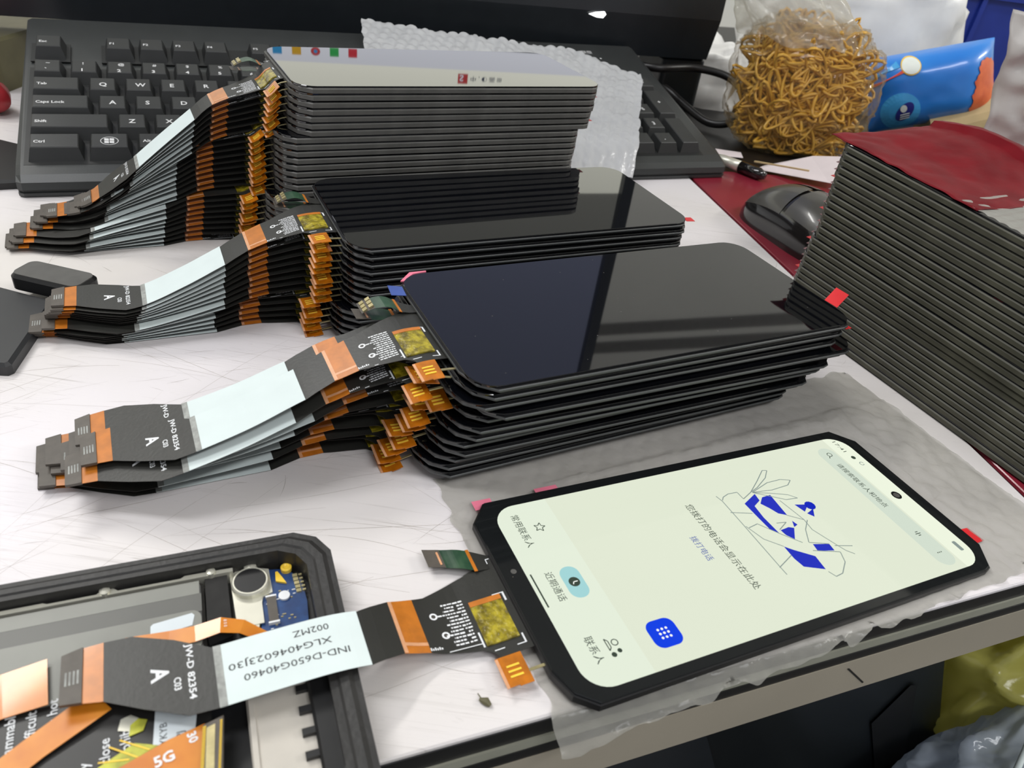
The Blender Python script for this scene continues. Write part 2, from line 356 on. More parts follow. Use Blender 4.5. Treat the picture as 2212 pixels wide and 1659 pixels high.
def make_flex(par, bend, detail=2, text=False, rng=random, tabphase=0.0, cam='up', nolabel=False):
    """flexible cable with its sub-parts; parent is the panel"""
    b = MB()
    strip(b, bend, -1.0, 27, T_, B_, 'flex_black', under='flex_under', rows=3)
    strip(b, bend, 35, 103.2, T_, B_, 'flex_black', under='flex_under')
    if detail > 1:                                     # white silk-screen marks on the black cable
        t = MB()
        def fl(x0, x1, y0, y1): t.flat([(x0, y0), (x1, y0), (x1, y1), (x0, y1)], 0.04, 'ink_white')
        for cx, cy in ((22.6, 39.4), (21.2, 32.8)):    # two round pads
            o = len(t.V); n = 14
            t.add([(cx + r * math.cos(2 * math.pi * k / n), cy + r * math.sin(2 * math.pi * k / n), 0.04) for r in (1.15, .62) for k in range(n)], [(k, (k + 1) % n, n + (k + 1) % n, n + k) for k in range(n)], 'ink_white')
            t.flat(circ(cx, cy, .35, 8), 0.04, 'connector')
        rr = random.Random(5)
        for k in range(13):                            # block of dense print
            y = 42.6 - k * 1.12; x0 = 13.2 + (k > 8) * .3; x1 = 18.5 + 1.6 * rr.random() + (1.5 if k in (3, 9) else 0)
            x = x0
            while x < x1:
                w = .35 + rr.random() * 1.1; fl(x, min(x + w, x1), y - .2 - .14 * rr.random(), y + .22); x += w + .22
        fl(12.2, 12.7, 26.3, 31.2); fl(12.2, 22, 27.4, 27.65); fl(.9, 1.5, 38.5, 41.6); fl(.9, 4.4, 41.3, 41.6); fl(1.2, 4, 23.9, 24.2); fl(1.2, 1.7, 23.9, 27); fl(7.5, 10.4, 24.2, 24.5)
        fl(1.2, 1.6, 52.4, 54.2); fl(.2, 3, 54.0, 54.3)
        for k in range(6): fl(23.4 + k * .62, 23.8 + k * .62, 28.7, 29.3 + .3 * (k % 2))
        t.V = [(-x, y, z) for x, y, z in t.V]          # placed on the local -x side
        if text:
            t.text('A', 5.2, -93.2, 37.4 + 2.4, 0.04, 'ink_white', rot=R(-90), bold=.03)
            t.text('JW-D 82354', 2.1, -85.6, 44.3, 0.04, 'ink_white', rot=R(-90), width=15.2, bold=.02)
            t.text('C03', 2.1, -88.6, 35.8, 0.04, 'ink_white', rot=R(-90), bold=.02)
            t.text('B15', 1.1, -4.6, 53.0, 0.04, 'ink_white', rot=R(-90))
        t.mapped(lambda x, y, z: bend(-x, y, z)); b.add(t.V, [], 'ink_white')
        o = len(b.V) - len(t.V)
        for f, i in zip(t.F, t.I): b.F.append(tuple(k + o for k in f)); b.I.append(b.mi(t.mats[i]))
    fx = b.obj('flex_cable', par)
    b = MB(); strip(b, bend, 27, 35, T_, B_, 'copper', step=4)
    strip(b, bend, 33.9, 35, lambda q: T_(q) - .1, lambda q: B_(q) + .1, 'copper_pale', dz=.12, th=.14)
    strip(b, bend, 27, 34, lambda q: 31.4, lambda q: 30.4, 'copper_pale', dz=.06, th=.07)
    b.obj('copper_band', fx)
    if not nolabel:
        b = MB(); strip(b, bend, 45.2, 79.6, lambda q: T_(q) + .1, lambda q: B_(q) - .1, 'label', dz=.2, th=.12, step=3)
        strip(b, bend, 78.0, 79.75, lambda q: T_(q) + .1, lambda q: B_(q) - .1, 'label_edge', dz=.3, th=.1, step=3)
        if text == 'full':
            t = MB()
            t.text('IND-D650G40460', 2.6, -49.4, 31.2, 0.24, 'ink_black', rot=R(180), width=24.5)
            t.text('XLG4046023J30', 2.6, -52.9, 35.0, 0.24, 'ink_black', rot=R(180), width=24)
            t.text('002MZ', 2.6, -52.9, 39.0, 0.24, 'ink_black', rot=R(180), width=8.6)
            t.mapped(lambda x, y, z: bend(-x, y, z)); b.add(t.V, t.F, 'ink_black')
        b.obj('label_sticker', fx)
    b = MB(); strip(b, bend, 103.0, 107.4, T_, B_, 'copper', dz=.05, step=2.2); b.obj('copper_end', fx)
    b = MB(); strip(b, bend, 107.2, 111.6, T_, B_, 'connector', dz=.5, th=.9, step=2.2)
    if text:
        for k in range(4): strip(b, bend, 107.9 + k * .8, 108.3 + k * .8, lambda q: 44.6, lambda q: 41.0, 'label_edge', dz=.54, th=.04)
    b.obj('connector', fx)
    if detail:
        b = MB(); strip(b, bend, 2.4, 11.8, lambda q: 40.3, lambda q: 26.2, 'chip_olive', dz=.5, th=.55, step=2.4)
        strip(b, bend, 2.4, 11.8, lambda q: 40.9, lambda q: 39.2, 'copper', dz=.62, th=.2, step=2.4); b.obj('chip_cover', fx)
    # kapton tab with three solder lines and a thin pin, hanging below the head of the cable
    def tb(x, y, z): return bend(x, y, z)
    b = MB(); strip(b, lambda q, y, dz=0: bend(q, y, dz + tabphase * max(0, 22 - y) * .1), 4.2, 11.6, lambda q: 21.9, lambda q: 12.6 + .4 * (q > 8), 'gold_tab', dz=.1, th=.25, step=2)
    if detail:
        strip(b, lambda q, y, dz=0: bend(q, y, dz + tabphase * max(0, 22 - y) * .1), 10.9, 11.7, lambda q: 21.6, lambda q: 12.8, 'copper_pale', dz=.3, th=.2)
        for yy in (18.6, 17.1, 15.6): strip(b, lambda q, y, dz=0: bend(q, y, dz + tabphase * max(0, 22 - y) * .1), 6.0, 9.6, lambda q: yy + .28, lambda q: yy - .28, 'gold_bright', dz=.35, th=.2)
        strip(b, lambda q, y, dz=0: bend(q, y, dz), -.6, 4.3, lambda q: 16.3, lambda q: 15.5, 'pale_metal', dz=.25, th=.3)
    b.obj('gold_tab', fx)
    if cam:
        cb = Bend([(0, bend(6, 57)[2]), (4, bend(6, 57)[2] + .4), (9, bend(6, 57)[2] + (2.2 if cam == 'up' else .8)), (13, bend(6, 57)[2] + (1.0 if cam == 'up' else .2)), (18, bend(6, 57)[2] + (-2.0 if cam == 'up' else .2))])
        def cm(q, y, dz=0):
            x, yy, z = cb(q, y, dz); return (x - 3.6 * 0, yy, z)
        b = MB(); strip(b, cm, -.6, 5.5, lambda q: 55.5 + .55 * max(0, q), lambda q: 50.5, 'flex_black', dz=.2)
        strip(b, cm, 5.5, 13.5, lambda q: 58.6 + .4 * (q - 5.5), lambda q: 50.6 + .5 * (q - 5.5), 'green_flex', dz=.2)
        strip(b, cm, 5.2, 6.2, lambda q: 59, lambda q: 50.4, 'copper', dz=.35, th=.2)
        b.obj('camera_flex', fx)
        b = MB(); strip(b, cm, 13.5, 18.4, lambda q: 61.8 + .3 * (q - 13.5), lambda q: 54.8 + .3 * (q - 13.5), 'connector', dz=.25)
        if cam == 'up':
            for k in range(2):
                for j in range(3): strip(b, cm, 13.6 + k * 2.4, 15.2 + k * 2.4, lambda q: 57.6 + j * 2.2, lambda q: 56.0 + j * 2.2, 'pale_metal', dz=.9, th=.7)
        else:
            strip(b, cm, 14.2, 14.8, lambda q: 61, lambda q: 56, 'copper_pale', dz=.4)
        b.obj('camera_connector', fx)
    return fx

def make_panel(label, group, loc, rz, kind, T, tilt=(0, 0), tabs=()):
    t = thing('display_panel', label, 'display panel', loc, rz, group)
    if tilt != (0, 0):
        ex = Vector((1, 0, tilt[0])).normalized(); ey = Vector((0, 1, tilt[1])); ey = (ey - ex * ex.dot(ey)).normalized(); ez = ex.cross(ey)
        m = Matrix((ex, ey, ez)).transposed().to_4x4(); t.matrix_world = Matrix.Translation(t.location) @ Matrix.Rotation(rz, 4, 'Z') @ m
    link('frame', shared(('f', kind, T), lambda: body_mesh(kind, T)), t)
    link('glass', shared(('g', T), lambda: glass_mesh(T)), t)
    for k, (x, y, r, m) in enumerate(tabs):
        b = MB(); b.prism([(0, -2.2), (3.2, -2.2), (3.2, 2.2), (0, 2.2)], 0, .15, m)
        c, s_ = math.cos(R(r)), math.sin(R(r)); b.mapped(lambda a, d, z: (x + a * c - d * s_, y + a * s_ + d * c, z + T * .35)); b.obj('pull_tab', t)
    return t

# --- the lit display in front
LT = 3.0
LM = Matrix.Translation((0.02634, 0.1041, 0.00537)) @ Matrix.Rotation(0.492249, 4, 'Z')
lit = thing('lit_display_panel', 'lit phone display panel showing a pale green screen, lying on bubble wrap', 'display panel')
ex = Vector((1, 0, -.0173)).normalized(); ey = Vector((0, 1, -.0158)); ey = (ey - ex * ex.dot(ey)).normalized(); ez = ex.cross(ey)
LMAT = LM @ Matrix((ex, ey, ez)).transposed().to_4x4() @ Matrix.Translation((0, 0, -LT * S))
lit.matrix_world = LMAT
b = MB(); b.prism(OUT, 0, LT - .55, 'panel_black', bev=.3); b.obj('frame', lit)
b = MB(); b.prism([(x + (.35 if x < 80 else -.35), y + (.35 if y < 38 else -.35)) for x, y in OUT], LT - .6, LT, 'bezel_black', bev=.25)
b.text('.', 3, 3, 44, LT + .02, 'connector'); b.flat(circ(4.2, 46, .9), LT + .02, 'panel_grey'); b.obj('glass', lit)
M['scr_bg'] = emit('screen_background', (226, 233, 212), 1.09)
M['scr_nav'] = emit('screen_navigation_bar', (227, 236, 217), 1.115)
M['scr_search'] = emit('screen_search_pill', (214, 226, 210), 1.06)
M['scr_top'] = emit('screen_status_bar', (236, 243, 222), 1.12)
M['scr_blue'] = emit('screen_blue', (8, 62, 228), 1.1)
M['scr_draw'] = emit('screen_drawing_blue', (20, 42, 200), .95)
M['scr_cyan'] = emit('screen_cyan', (170, 222, 224), 1.0)
M['scr_ink'] = emit('screen_ink', (70, 84, 72), .8)
M['scr_link'] = emit('screen_link', (92, 112, 188), .9)
M['scr_line'] = emit('screen_line', (150, 165, 160), .9)
M['scr_white'] = emit('screen_white', (250, 255, 248), 1.1)
z = LT + .03
b = MB()
b.flat(rrect(7.1, 3.3, 158.0, 71.4, 7.6, 8), z, 'scr_bg')
b.flat(rrect(7.1, 3.3, 26.5, 71.4, 7.6, 8)[0:1] + [(26.5, 3.3), (26.5, 71.4)] + rrect(7.1, 3.3, 26.5, 71.4, 7.6, 8)[18:], z + .01, 'scr_nav')
b.flat([(149.4, 3.3)] + rrect(139, 3.3, 158, 71.4, 7.6, 8)[:18] + [(149.4, 71.4)], z + .01, 'scr_top')
b.flat(rrect(141.0, 5.6, 148.6, 66.9, 3.7, 6), z + .02, 'scr_search')
rt = R(-90)
def ui(txt, h, xc, yc, m='scr_ink', w=None, bold=0.0):
    V_, F_, gw, gh = glyph(txt, bold); k = (w or gw * h) / gw
    b.add([(xc + (vy - gh / 2) * h, yc - (vx - gw / 2) * k, z + .05) for vx, vy in V_], F_, m)
ui('常用联系人', 3.0, 13.6, 60.1, w=14); ui('近期通话', 2.9, 13.8, 37.2, w=10.8); ui('联系人', 3.0, 14.2, 14.6, w=8.6)
ui('您拨打的电话会显示在此处', 3.3, 73.2, 36.4, w=37.5); ui('拨打电话', 2.9, 65.8, 36.9, 'scr_link', w=10.4)
ui('请搜索联系人和地点', 2.7, 144.8, 45.6, w=24); ui('17:41', 2.3, 153.4, 65.9, w=6.4)
# icons
st = [(19.4 + r * math.cos(R(a)), 60.1 + r * math.sin(R(a))) for a, r in [(36 * k, 1.9 if k % 2 == 0 else .85) for k in range(10)]]
b.stroke(st + [st[0]], .28, z + .05, 'scr_ink')
b.flat(rrect(16.7, 31.2, 22.9, 43.0, 3.0, 6), z + .03, 'scr_cyan'); b.flat(circ(19.8, 37.1, 1.75), z + .05, 'scr_ink')
b.stroke([(20.9, 37.1), (19.6, 37.1), (19.1, 36.3)], .3, z + .07, 'scr_white')
b.stroke(circ(20.6, 15.0, .95, 12) + [(21.55, 15.0)], .3, z + .05, 'scr_ink'); b.stroke([(18.1, 16.8), (18.9, 15.9), (18.9, 13.9), (18.1, 13.0), (18.1, 16.8)], .3, z + .05, 'scr_ink')
b.flat(circ(20.7, 12.3, .7, 10), z + .05, 'scr_ink'); b.flat(circ(18.6, 11.6, .8, 10), z + .05, 'scr_ink')
b.stroke([(8.4, 43.4), (8.4, 31.0)], .5, z + .05, 'scr_ink')
b.flat(rrect(31.2, 8.8, 40.3, 17.8, 2.7, 6), z + .04, 'scr_blue')
for i in range(3):
    for j in range(3): b.flat(circ(34.4 + i * 1.35, 11.9 + j * 1.35, .42, 8), z + .06, 'scr_white')
b.stroke(circ(145.4, 63.0, 1.0, 12) + [(146.4, 63.0)], .28, z + .05, 'scr_ink'); b.stroke([(144.8, 62.2), (143.9, 61.2)], .3, z + .05, 'scr_ink')
for k, l in ((-.8, .6), (0, 1.2), (.8, .6)): b.stroke([(145 - l, 20 + k), (145 + l, 20 + k)], .3, z + .05, 'scr_ink')
for k in (-1, 0, 1): b.flat(circ(145.1 + k * .8, 11.1, .25, 8), z + .05, 'scr_ink')
b.flat(circ(154.0, 59.0, .95, 10), z + .05, 'scr_ink'); b.stroke(circ(154.6, 55.2, .85, 10), .3, z + .05, 'scr_line')
b.flat(rrect(153.6, 9.2, 155.2, 13.4, .4, 2), z + .05, 'scr_line')
b.flat(circ(153.6, 37.3, 1.85, 18, 2.0), z + .06, 'bezel_black'); b.flat(circ(153.6, 37.3, 1.2, 14), z + .08, 'panel_grey')
for pts in ([(93.3, 49.9), (100.3, 53.0), (99.8, 49.7), (96.1, 47.9), (95.5, 42.4), (95.8, 34.5), (93.8, 37.0), (93.5, 43.4)],
            [(99.0, 48.3), (101.8, 50.8), (105.6, 51.0), (104.6, 40.9), (102.0, 42.5), (100.8, 45.3)],
            [(97.2, 35.7), (101.0, 36.1), (102.7, 35.2), (99.2, 30.9), (97.5, 33.3)], [(104.4, 38.2), (105.0, 36.1), (103.0, 35.5)],
            [(111.0, 44.4), (112.2, 40.4), (116.0, 43.0)], [(112.4, 39.5), (116.3, 40.8), (113.9, 37.4)],
            [(103.7, 27.3), (109.4, 25.7), (109.0, 22.8), (103.1, 24.4)], [(93.1, 29.4), (95.3, 27.2), (100.6, 22.8), (99.9, 17.3), (93.5, 20.4), (92.8, 24.1)], circ(116.4, 42.4, 2.0, 12)):
    b.flat(pts, z + .05, 'scr_draw')
for pts in ([(99.4, 54.1), (105.8, 58.4), (111.7, 62.7), (113.5, 62.2), (110.1, 59.0), (103.5, 55.5), (99.4, 54.1)], [(100.0, 53.9), (108.9, 56.6), (115.0, 56.7), (118.7, 55.3), (115.9, 53.4), (108.0, 52.9), (100.0, 53.9)],
            [(99.9, 53.8), (106.2, 51.7), (112.2, 49.2), (114.6, 46.8), (109.8, 47.3), (104.2, 51.0), (99.9, 53.8)], [(85.5, 55.9), (86.2, 53.2), (86.1, 42.4), (85.7, 22.8), (85.7, 19.4)],
            [(86.5, 53.5), (87.8, 54.8), (90.6, 55.7), (94.4, 55.5), (94.5, 52.0), (99.4, 54.1)], [(85.5, 47.7), (92.9, 45.1)], [(87.1, 39.8), (91.2, 40.5), (95.8, 34.5), (100.7, 28.9)],
            [(104.3, 41.0), (109.0, 37.3), (108.4, 32.7), (111.8, 24.1), (112.9, 21.6), (114.8, 19.5)], [(110.7, 24.5), (116.8, 22.6)], [(110.1, 36.9), (106.1, 33.4), (102.9, 28.3), (109.4, 25.7)],
            [(92.8, 25.5), (85.4, 22.5)], [(110.4, 21.6), (108.7, 17.8), (104.2, 14.3), (101.1, 13.9), (100.0, 16.3)], [(86.5, 40.7), (88.6, 34.1), (93.1, 29.4)],
            [(107.1, 47.6), (108.4, 40.7), (109.0, 37.3)], [(101.6, 25.0), (110.5, 21.7)], [(98.1, 38.8), (101.8, 38.2), (97.1, 36.0)]):
    b.stroke(pts, .32, z + .07, 'scr_line')
b.obj('display', lit)
for x0, x1, y0, y1, m in ((3.6, 10.2, 74.5, 78.6, 'pink_tab'), (26.2, 34.6, 74.8, 78.6, 'pink_tab'), ):
    b = MB(); b.box(x0, x1, y0, y1, LT * .3, LT * .3 + .15, m); b.obj('pull_tab', lit, label='pink pull tab')
b = MB(); b.prism([(164.6, 17.8), (164.9, 11.0), (169.0, 11.2), (168.6, 17.6)], 1.3, 1.45, 'red_tab'); b.obj('pull_tab', lit, label='red pull tab')
LB = Bend([(-2, 1.2), (0, 1.2), (9, .6), (16, .2), (26, 1.6), (34, 5.0), (42, 8.6), (52, 10.0), (66, 9.6), (80, 8.8), (95, 8.4), (112, 8.0)])
make_flex(lit, LB, 2, 'full', cam='flat')

# --- stacks of panels with cables
def stack(name, n, base, z0, ztop, yaw, kind, T, shift, topprof, where, group, near_detail, jit=1.0, seed=1, lat=lambda f, i: ((0, 0), (1, 0)), tilt=(0, 0), top_tabs=None, tabs_every=0):
    rg = random.Random(seed); pitch = (ztop - z0 - T) / (n - 1)
    for i in range(n):                       # i = 0 is the topmost
        fr = 1 - i / (n - 1); zb = ztop - T - i * pitch
        dx, dy, dyaw = shift(i); dx += rg.uniform(-.5, .5) * jit; dy += rg.uniform(-.3, .3) * jit; dyaw += rg.uniform(-.25, .25) * jit
        yw = yaw + R(dyaw); o = Vector((math.cos(yaw), math.sin(yaw))); nn = Vector((-o.y, o.x)); p = Vector(base) + o * dx + nn * dy
        tabs = list((top_tabs or {}).get(i, ()))
        if tabs_every and i % tabs_every == 0: tabs.append((PW - .5 + rg.uniform(-.6, .3), rg.choice((14, 15.5, 60)) + rg.uniform(-2, 2), 0, 'red_tab'))
        if name == 'right': tabs += [(1.9 + rg.uniform(-.5, .3), 7.5, 108, 'pink_dark')] if i % 5 else [(1.2, 6.5, 100, 'red_tab')]
        tl = (tilt[0] * fr, tilt[1] * fr)
        t = make_panel('black phone display panel, %s of %s' % (ordinal(i, n), where), group, (p.x, p.y, zb), yw, kind, T, tl, tabs)
        if topprof:
            bot = [(0, .9), (30, .5), (60, .35), (112, .35)]
            zw = lambda x, fr=fr, i=i: bot_top(x, fr, bot, topprof)
            prof = [(x, zw(x) - zb - (0.2 if x < 2 else 0)) for x in range(0, 120, 4)]
            prof[0] = (0, T * .3); prof[1] = (4, (prof[1][1] + T * .3) / 2)
            make_flex(t, Bend(prof, lat(fr, i)), 2 if i in near_detail else 1, True if i in near_detail else False, rg, rg.uniform(-1.5, .5), cam='up' if i in near_detail[:1] else ('flat' if i % 4 == 1 else None))
def bot_top(x, fr, bot, top): 
    a = interp(bot, x); c = sinterp(top, x); return a + (c - a) * fr

TB = R(30.7)
def sh_tall(i):
    if i < 7: return (0 - .25 * i, .1 * i, 0)
    if i < 16: return (-7.0 - .12 * i, 1.0, -.5)
    return (-13.5 - .35 * (i - 16), -2.2, .3)
stack('tall', 25, (-113.2, 333.6), 1.0, 81.0, TB, 'panel_grey', 2.95, sh_tall, [(0, 80), (9, 73.5), (27, 67.5), (35, 64), (42, 59), (56, 48.5), (70.5, 37), (87, 22.5), (96, 18.5), (112, 17)],
      'the tall rear stack by the keyboard', 'display panels in the tall rear stack', (0, 1, 7, 24), .7, 3,
      lambda fr, i: ((0, 0), (30, 0), (111, (-3 if i < 7 else (2 if i < 16 else -2)) + ((i * 37) % 7 - 3) * 1.2)), tabs_every=2)
def sh_mid(i):
    return (0, 0, 0) if i < 9 else (-4.5, 1.5, -.4)
stack('mid', 14, (-67.9, 254.6), 1.0, 45.2, R(29.3), 'rim', 2.9, sh_mid, [(0, 44), (12, 42.5), (25, 38.5), (34.5, 35), (42, 32), (58, 24), (75, 17), (89, 15), (105, 14.2), (112, 14)],
      'the middle stack', 'display panels in the middle stack', (0, 1, 9), .9, 5,
      lambda fr, i: ((0, 0), (30, 0), (111, (0 if i < 9 else -3) + ((i * 29) % 7 - 3) * 1.0 * (i > 0))))
SH4 = [(0, 0, 0), (-.8, .6, .1), (-3.5, .8, -.2), (3.0, -1.2, -.6), (-1.0, 3.0, .6), (-3, 2.8, -1.2), (-3.8, 3.4, -.6), (-7, 5, .5), (-6.5, 4.6, -.6), (-9, 6.5, .6), (-10.5, 7.5, 0), (-10, 7.2, .4)]
stack('front', 12, (-10.4, 176.6), 3.2, 44.6, R(30.53), 'rim', 2.9, lambda i: SH4[i], [(0, 43.6), (10, 42.5), (22, 40), (34, 36.2), (43, 33.6), (60, 26), (76, 20.5), (90, 16.5), (106, 13), (112, 12.5)],
      'the front dark stack', 'display panels in the front stack', (0, 1, 2, 3, 6), .4, 11,
      lambda fr, i: ((0, 0), (14, [0, 5, -1, 1, 3, 0, 2, 4, 2, 1, 3, 2][i]), (30, [0, 8.5, -3, 1, 4, -1, 2, 5, 3, 1, 4, 2][i]), (111, [1, 12, -5, 3, 9, 0, 5, 11, 6, 3, 9, 4][i])), tilt=(-.007, .003), top_tabs={1: [(PW - .3, 6, 0, 'red_tab')]})
# right-hand stack, seen along its long side
RA = math.atan2(227.4 - 354.9, 200.8 - 128.6)
def sh_r(i): return (0.12 * i if i < 14 else 1.7 - .1 * i, 0, (0.4 if i < 8 else (-.3 if i < 17 else .2)))
stack('right', 27, (128.6 + 2, 354.9), 1.0, 87.0, RA, 'panel_olive', 2.95, sh_r, None, 'the right-hand stack', 'display panels in the right-hand stack', (), .8, 8, tilt=(-.05, 0), tabs_every=0)

# ------------------------------------------------------------------ keyboard
KYAW = 0.4636; KX, KY = -267.2, 349.4; KL = 449; SL = .272; TH = math.atan(SL); Z0 = 17.8
kb = thing('keyboard', 'full-size black computer keyboard with white legends, behind the tall stack', 'keyboard', (KX, KY, 0), KYAW)
prof = [(1.5, .6), (168, 12), (171, 20), (171, 47), (167, 54.2), (12, Z0 - 7 + 12 * SL), (5, 11.2), (1.2, 8.2), (.6, 4.4), (2.2, 3.6), (2.2, 2.9), (.8, 2.6)]
b = MB(); n = len(prof)
us = [(0, .9), (1.5, .97), (4, 1)]
rings = [(0, .6), (2.5, 0), (KL - 2.5, 0), (KL, .6)]
V_ = []
for u, ins in rings:
    for v, z in prof: V_.append((u, v + (3 * ins if v < 20 else -3 * ins), z - (1.5 * ins if z > 9 else 0)))
F_ = [tuple(range(n)), tuple(reversed(range(3 * n, 4 * n)))]
for r in range(3):
    for i in range(n): j = (i + 1) % n; F_.append((r * n + i, (r + 1) * n + i, (r + 1) * n + j, r * n + j))
b.add(V_, F_, 'kb_body')
def KP(u, v, w):                                   # key plane: w above the key tops
    c, s_ = math.cos(TH), math.sin(TH); v0 = 10.6
    return (4.95 + u, v0 + v * c - w * s_, Z0 + v0 * SL + v * s_ + w * c)
wl = MB()
for u0, u1, v0, v1 in ((0, 285, 0, 95), (0, 19, 104.5, 123.5), (38, 285, 104.5, 123.5), (290, 347, 0, 38), (290, 347, 57, 95), (290, 347, 104.5, 123.5), (351, 427, 0, 95)):
    wl.box(u0 - 1, u1 + 1, v0 - 1, v1 + 1, -7.4, -6.7, 'kb_dark')
wl.mapped(KP); b.add(wl.V, wl.F, 'kb_dark')
b.text('.', 1, 1, 1, 1, 'kb_body')
lg = MB()
lg.text('Lenovo', 6, 362, 140, -6.5, 'legend', bold=.02); lg.text('联想', 5, 388, 140.5, -6.5, 'legend')
for u in (366, 384, 402): lg.flat(circ(u, 133, .9, 8), -6.5, 'legend')
lg.mapped(KP); b.add(lg.V, lg.F, 'legend')
b.obj('housing', kb)
for u in (40, KL - 40):
    f = MB(); f.box(u - 12, u + 12, 140, 152, 0, 11, 'kb_dark'); f.obj('foot', kb)
def keycap(u, v, w, txt, h=1, hv=1):
    b = MB(); W = 19 * w; H = 19 * hv
    lo = [(u + .5, v + .5), (u + W - .5, v + .5), (u + W - .5, v + H - .5), (u + .5, v + H - .5)]
    hi = [(u + 3.0, v + 5.0), (u + W - 3.0, v + 5.0), (u + W - 3.0, v + H - 1.6), (u + 3.0, v + H - 1.6)]
    hi2 = [(u + 3.5, v + 5.5), (u + W - 3.5, v + 5.5), (u + W - 3.5, v + H - 2.1), (u + 3.5, v + H - 2.1)]
    V_ = [KP(*p, -9) for p in lo] + [KP(*p, -.5) for p in hi] + [KP(*p, 0 if k > 1 else -.1) for k, p in enumerate(hi2)]
    F_ = [(3, 2, 1, 0)] + [(r * 4 + i, r * 4 + (i + 1) % 4, r * 4 + 4 + (i + 1) % 4, r * 4 + 4 + i) for r in (0, 1) for i in range(4)] + [(8, 9, 10, 11)]
    b.add(V_, F_, 'key')
    t = MB()
    if txt == 'WIN':
        for i in (0, 1):
            for j in (0, 1): t.flat([(u + W / 2 - 2.4 + i * 2.6, v + H / 2 - 1.2 + j * 2.4), (u + W / 2 - .2 + i * 2.6, v + H / 2 - 1.5 + j * 2.4), (u + W / 2 - .2 + i * 2.6, v + H / 2 + .6 + j * 2.4), (u + W / 2 - 2.4 + i * 2.6, v + H / 2 + .8 + j * 2.4)], .06, 'legend')
        t.stroke(circ(u + W / 2 + .1, v + H / 2 + .8, 4.3, 20, 3.6) + [(u + W / 2 + 4.4, v + H / 2 + .8)], .35, .06, 'legend')
    elif isinstance(txt, tuple):
        t.text(txt[0], 3.6, u + W / 2 - .8, v + H - 6.3, .05, 'legend', bold=.02); t.text(txt[1], 4.2, u + W / 2 - 1.4, v + 5.4, .05, 'legend', bold=.03)
    elif txt:
        sz = 5.2 if len(txt) == 1 else 3.3; t.text(txt, sz, u + (W / 2 - .34 * sz if len(txt) == 1 else 4.6), v + H / 2 - sz * .3 + .6, .05, 'legend', bold=.02)
    if t.V: t.mapped(KP); b.add(t.V, t.F, 'legend')
    b.obj('key', kb)
rows = [(0, 0, [('Ctrl', 1.5), ('WIN', 1.25), ('Alt', 1.25), ('', 6.0), ('Alt', 1.25), ('WIN', 1.25), ('Fn', 1.25), ('Ctrl', 1.25)]),
        (19, 0, [('Shift', 2.25)] + [(c, 1) for c in 'ZXCVBNM'] + [(('<', ','), 1), (('>', '.'), 1), (('?', '/'), 1), ('Shift', 2.75)]),
        (38, 0, [('Caps Lock', 1.75)] + [(c, 1) for c in 'ASDFGHJKL'] + [((':', ';'), 1), (('"', "'"), 1), ('Enter', 2.25)]),
        (57, 0, [('Tab', 1.5)] + [(c, 1) for c in 'QWERTYUIOP'] + [(('{', '['), 1), (('}', ']'), 1), (('|', '\\'), 1.5)]),
        (76, 0, [(('~', '`'), 1)] + [(p, 1) for p in zip('!@#$%^&*()_+', '1234567890-=')] + [('Back', 2)]),
        (104.5, 0, [('Esc', 1)]), (104.5, 38, [('F%d' % k, 1) for k in (1, 2, 3, 4)]), (104.5, 123.5, [('F%d' % k, 1) for k in (5, 6, 7, 8)]), (104.5, 209, [('F%d' % k, 1) for k in (9, 10, 11, 12)]),
        (0, 290, [('<', 1), ('v', 1), ('>', 1)]), (19, 309, [('^', 1)]), (57, 290, [('Del', 1), ('End', 1), ('PgD', 1)]), (76, 290, [('Ins', 1), ('Hm', 1), ('PgU', 1)]),
        (104.5, 290, [('Prt', 1), ('Scr', 1), ('Brk', 1)]),
        (19, 351, [('1', 1), ('2', 1), ('3', 1)]), (38, 351, [('4', 1), ('5', 1), ('6', 1)]), (57, 351, [('7', 1), ('8', 1), ('9', 1)]), (76, 351, [('Num', 1), ('/', 1), ('*', 1), ('-', 1)]), (0, 351, [('0', 2), ('.', 1)])]
for v, u, ks in rows:
    for txt, w in ks: keycap(u, v, w, txt); u += 19 * w
keycap(351 + 57, 0, 1, '', hv=2); keycap(351 + 57, 38, 1, '+', hv=2)

# ------------------------------------------------------------------ monitor
MY = R(22); MO = (63, 702)
mon = thing('monitor', 'black desktop monitor with wide lower bezel and lit screen, behind the keyboard', 'monitor', (MO[0], MO[1], 0), MY)
M['scr_pc'] = emit('monitor_window', (226, 226, 212), 2.0); M['scr_mid'] = emit('monitor_document', (150, 150, 142), 1.0); M['scr_task'] = emit('monitor_taskbar', (204, 206, 214), 2.0)
M['scr_wall'] = emit('monitor_wallpaper', (150, 156, 184), .85)
U0, U1 = -505, 30
b = MB()
def bar(x0, x1, z0, z1, y0=0, y1=28, m='mon', bb=b): bb.box(x0, x1, y0, y1, z0, z1, m)
b.prism([(U0 - 12, 0), (U1, 0), (U1, 30), (U0 - 12, 30)], 420, 434, 'mon'); bar(U0 - 12, U0, 118, 420); bar(U1 - 12, U1, 118, 420)
b.box(U0 - 12, U1, 8, 40, 118, 430, 'mon_dark'); b.obj('bezel', mon)
b = MB(); b.add([(x, y, z) for x in (U0 - 12, 78) for y, z in ((-1, 118), (-2, 80), (6, 46), (34, 46), (34, 118))], [(0, 1, 2, 3, 4), (9, 8, 7, 6, 5)] + [(i, i + 5, (i + 1) % 5 + 5, (i + 1) % 5) for i in range(5)], 'mon')
for k in range(4): b.add([(x - 113 + k * 25, -1.9, z + 91) for x, z in circ(0, 0, 1.8, 12)], [tuple(range(12))], 'label_edge')
b.obj('lower_bezel', mon)
M['led'] = emit('status_led', (255, 255, 255), 3)
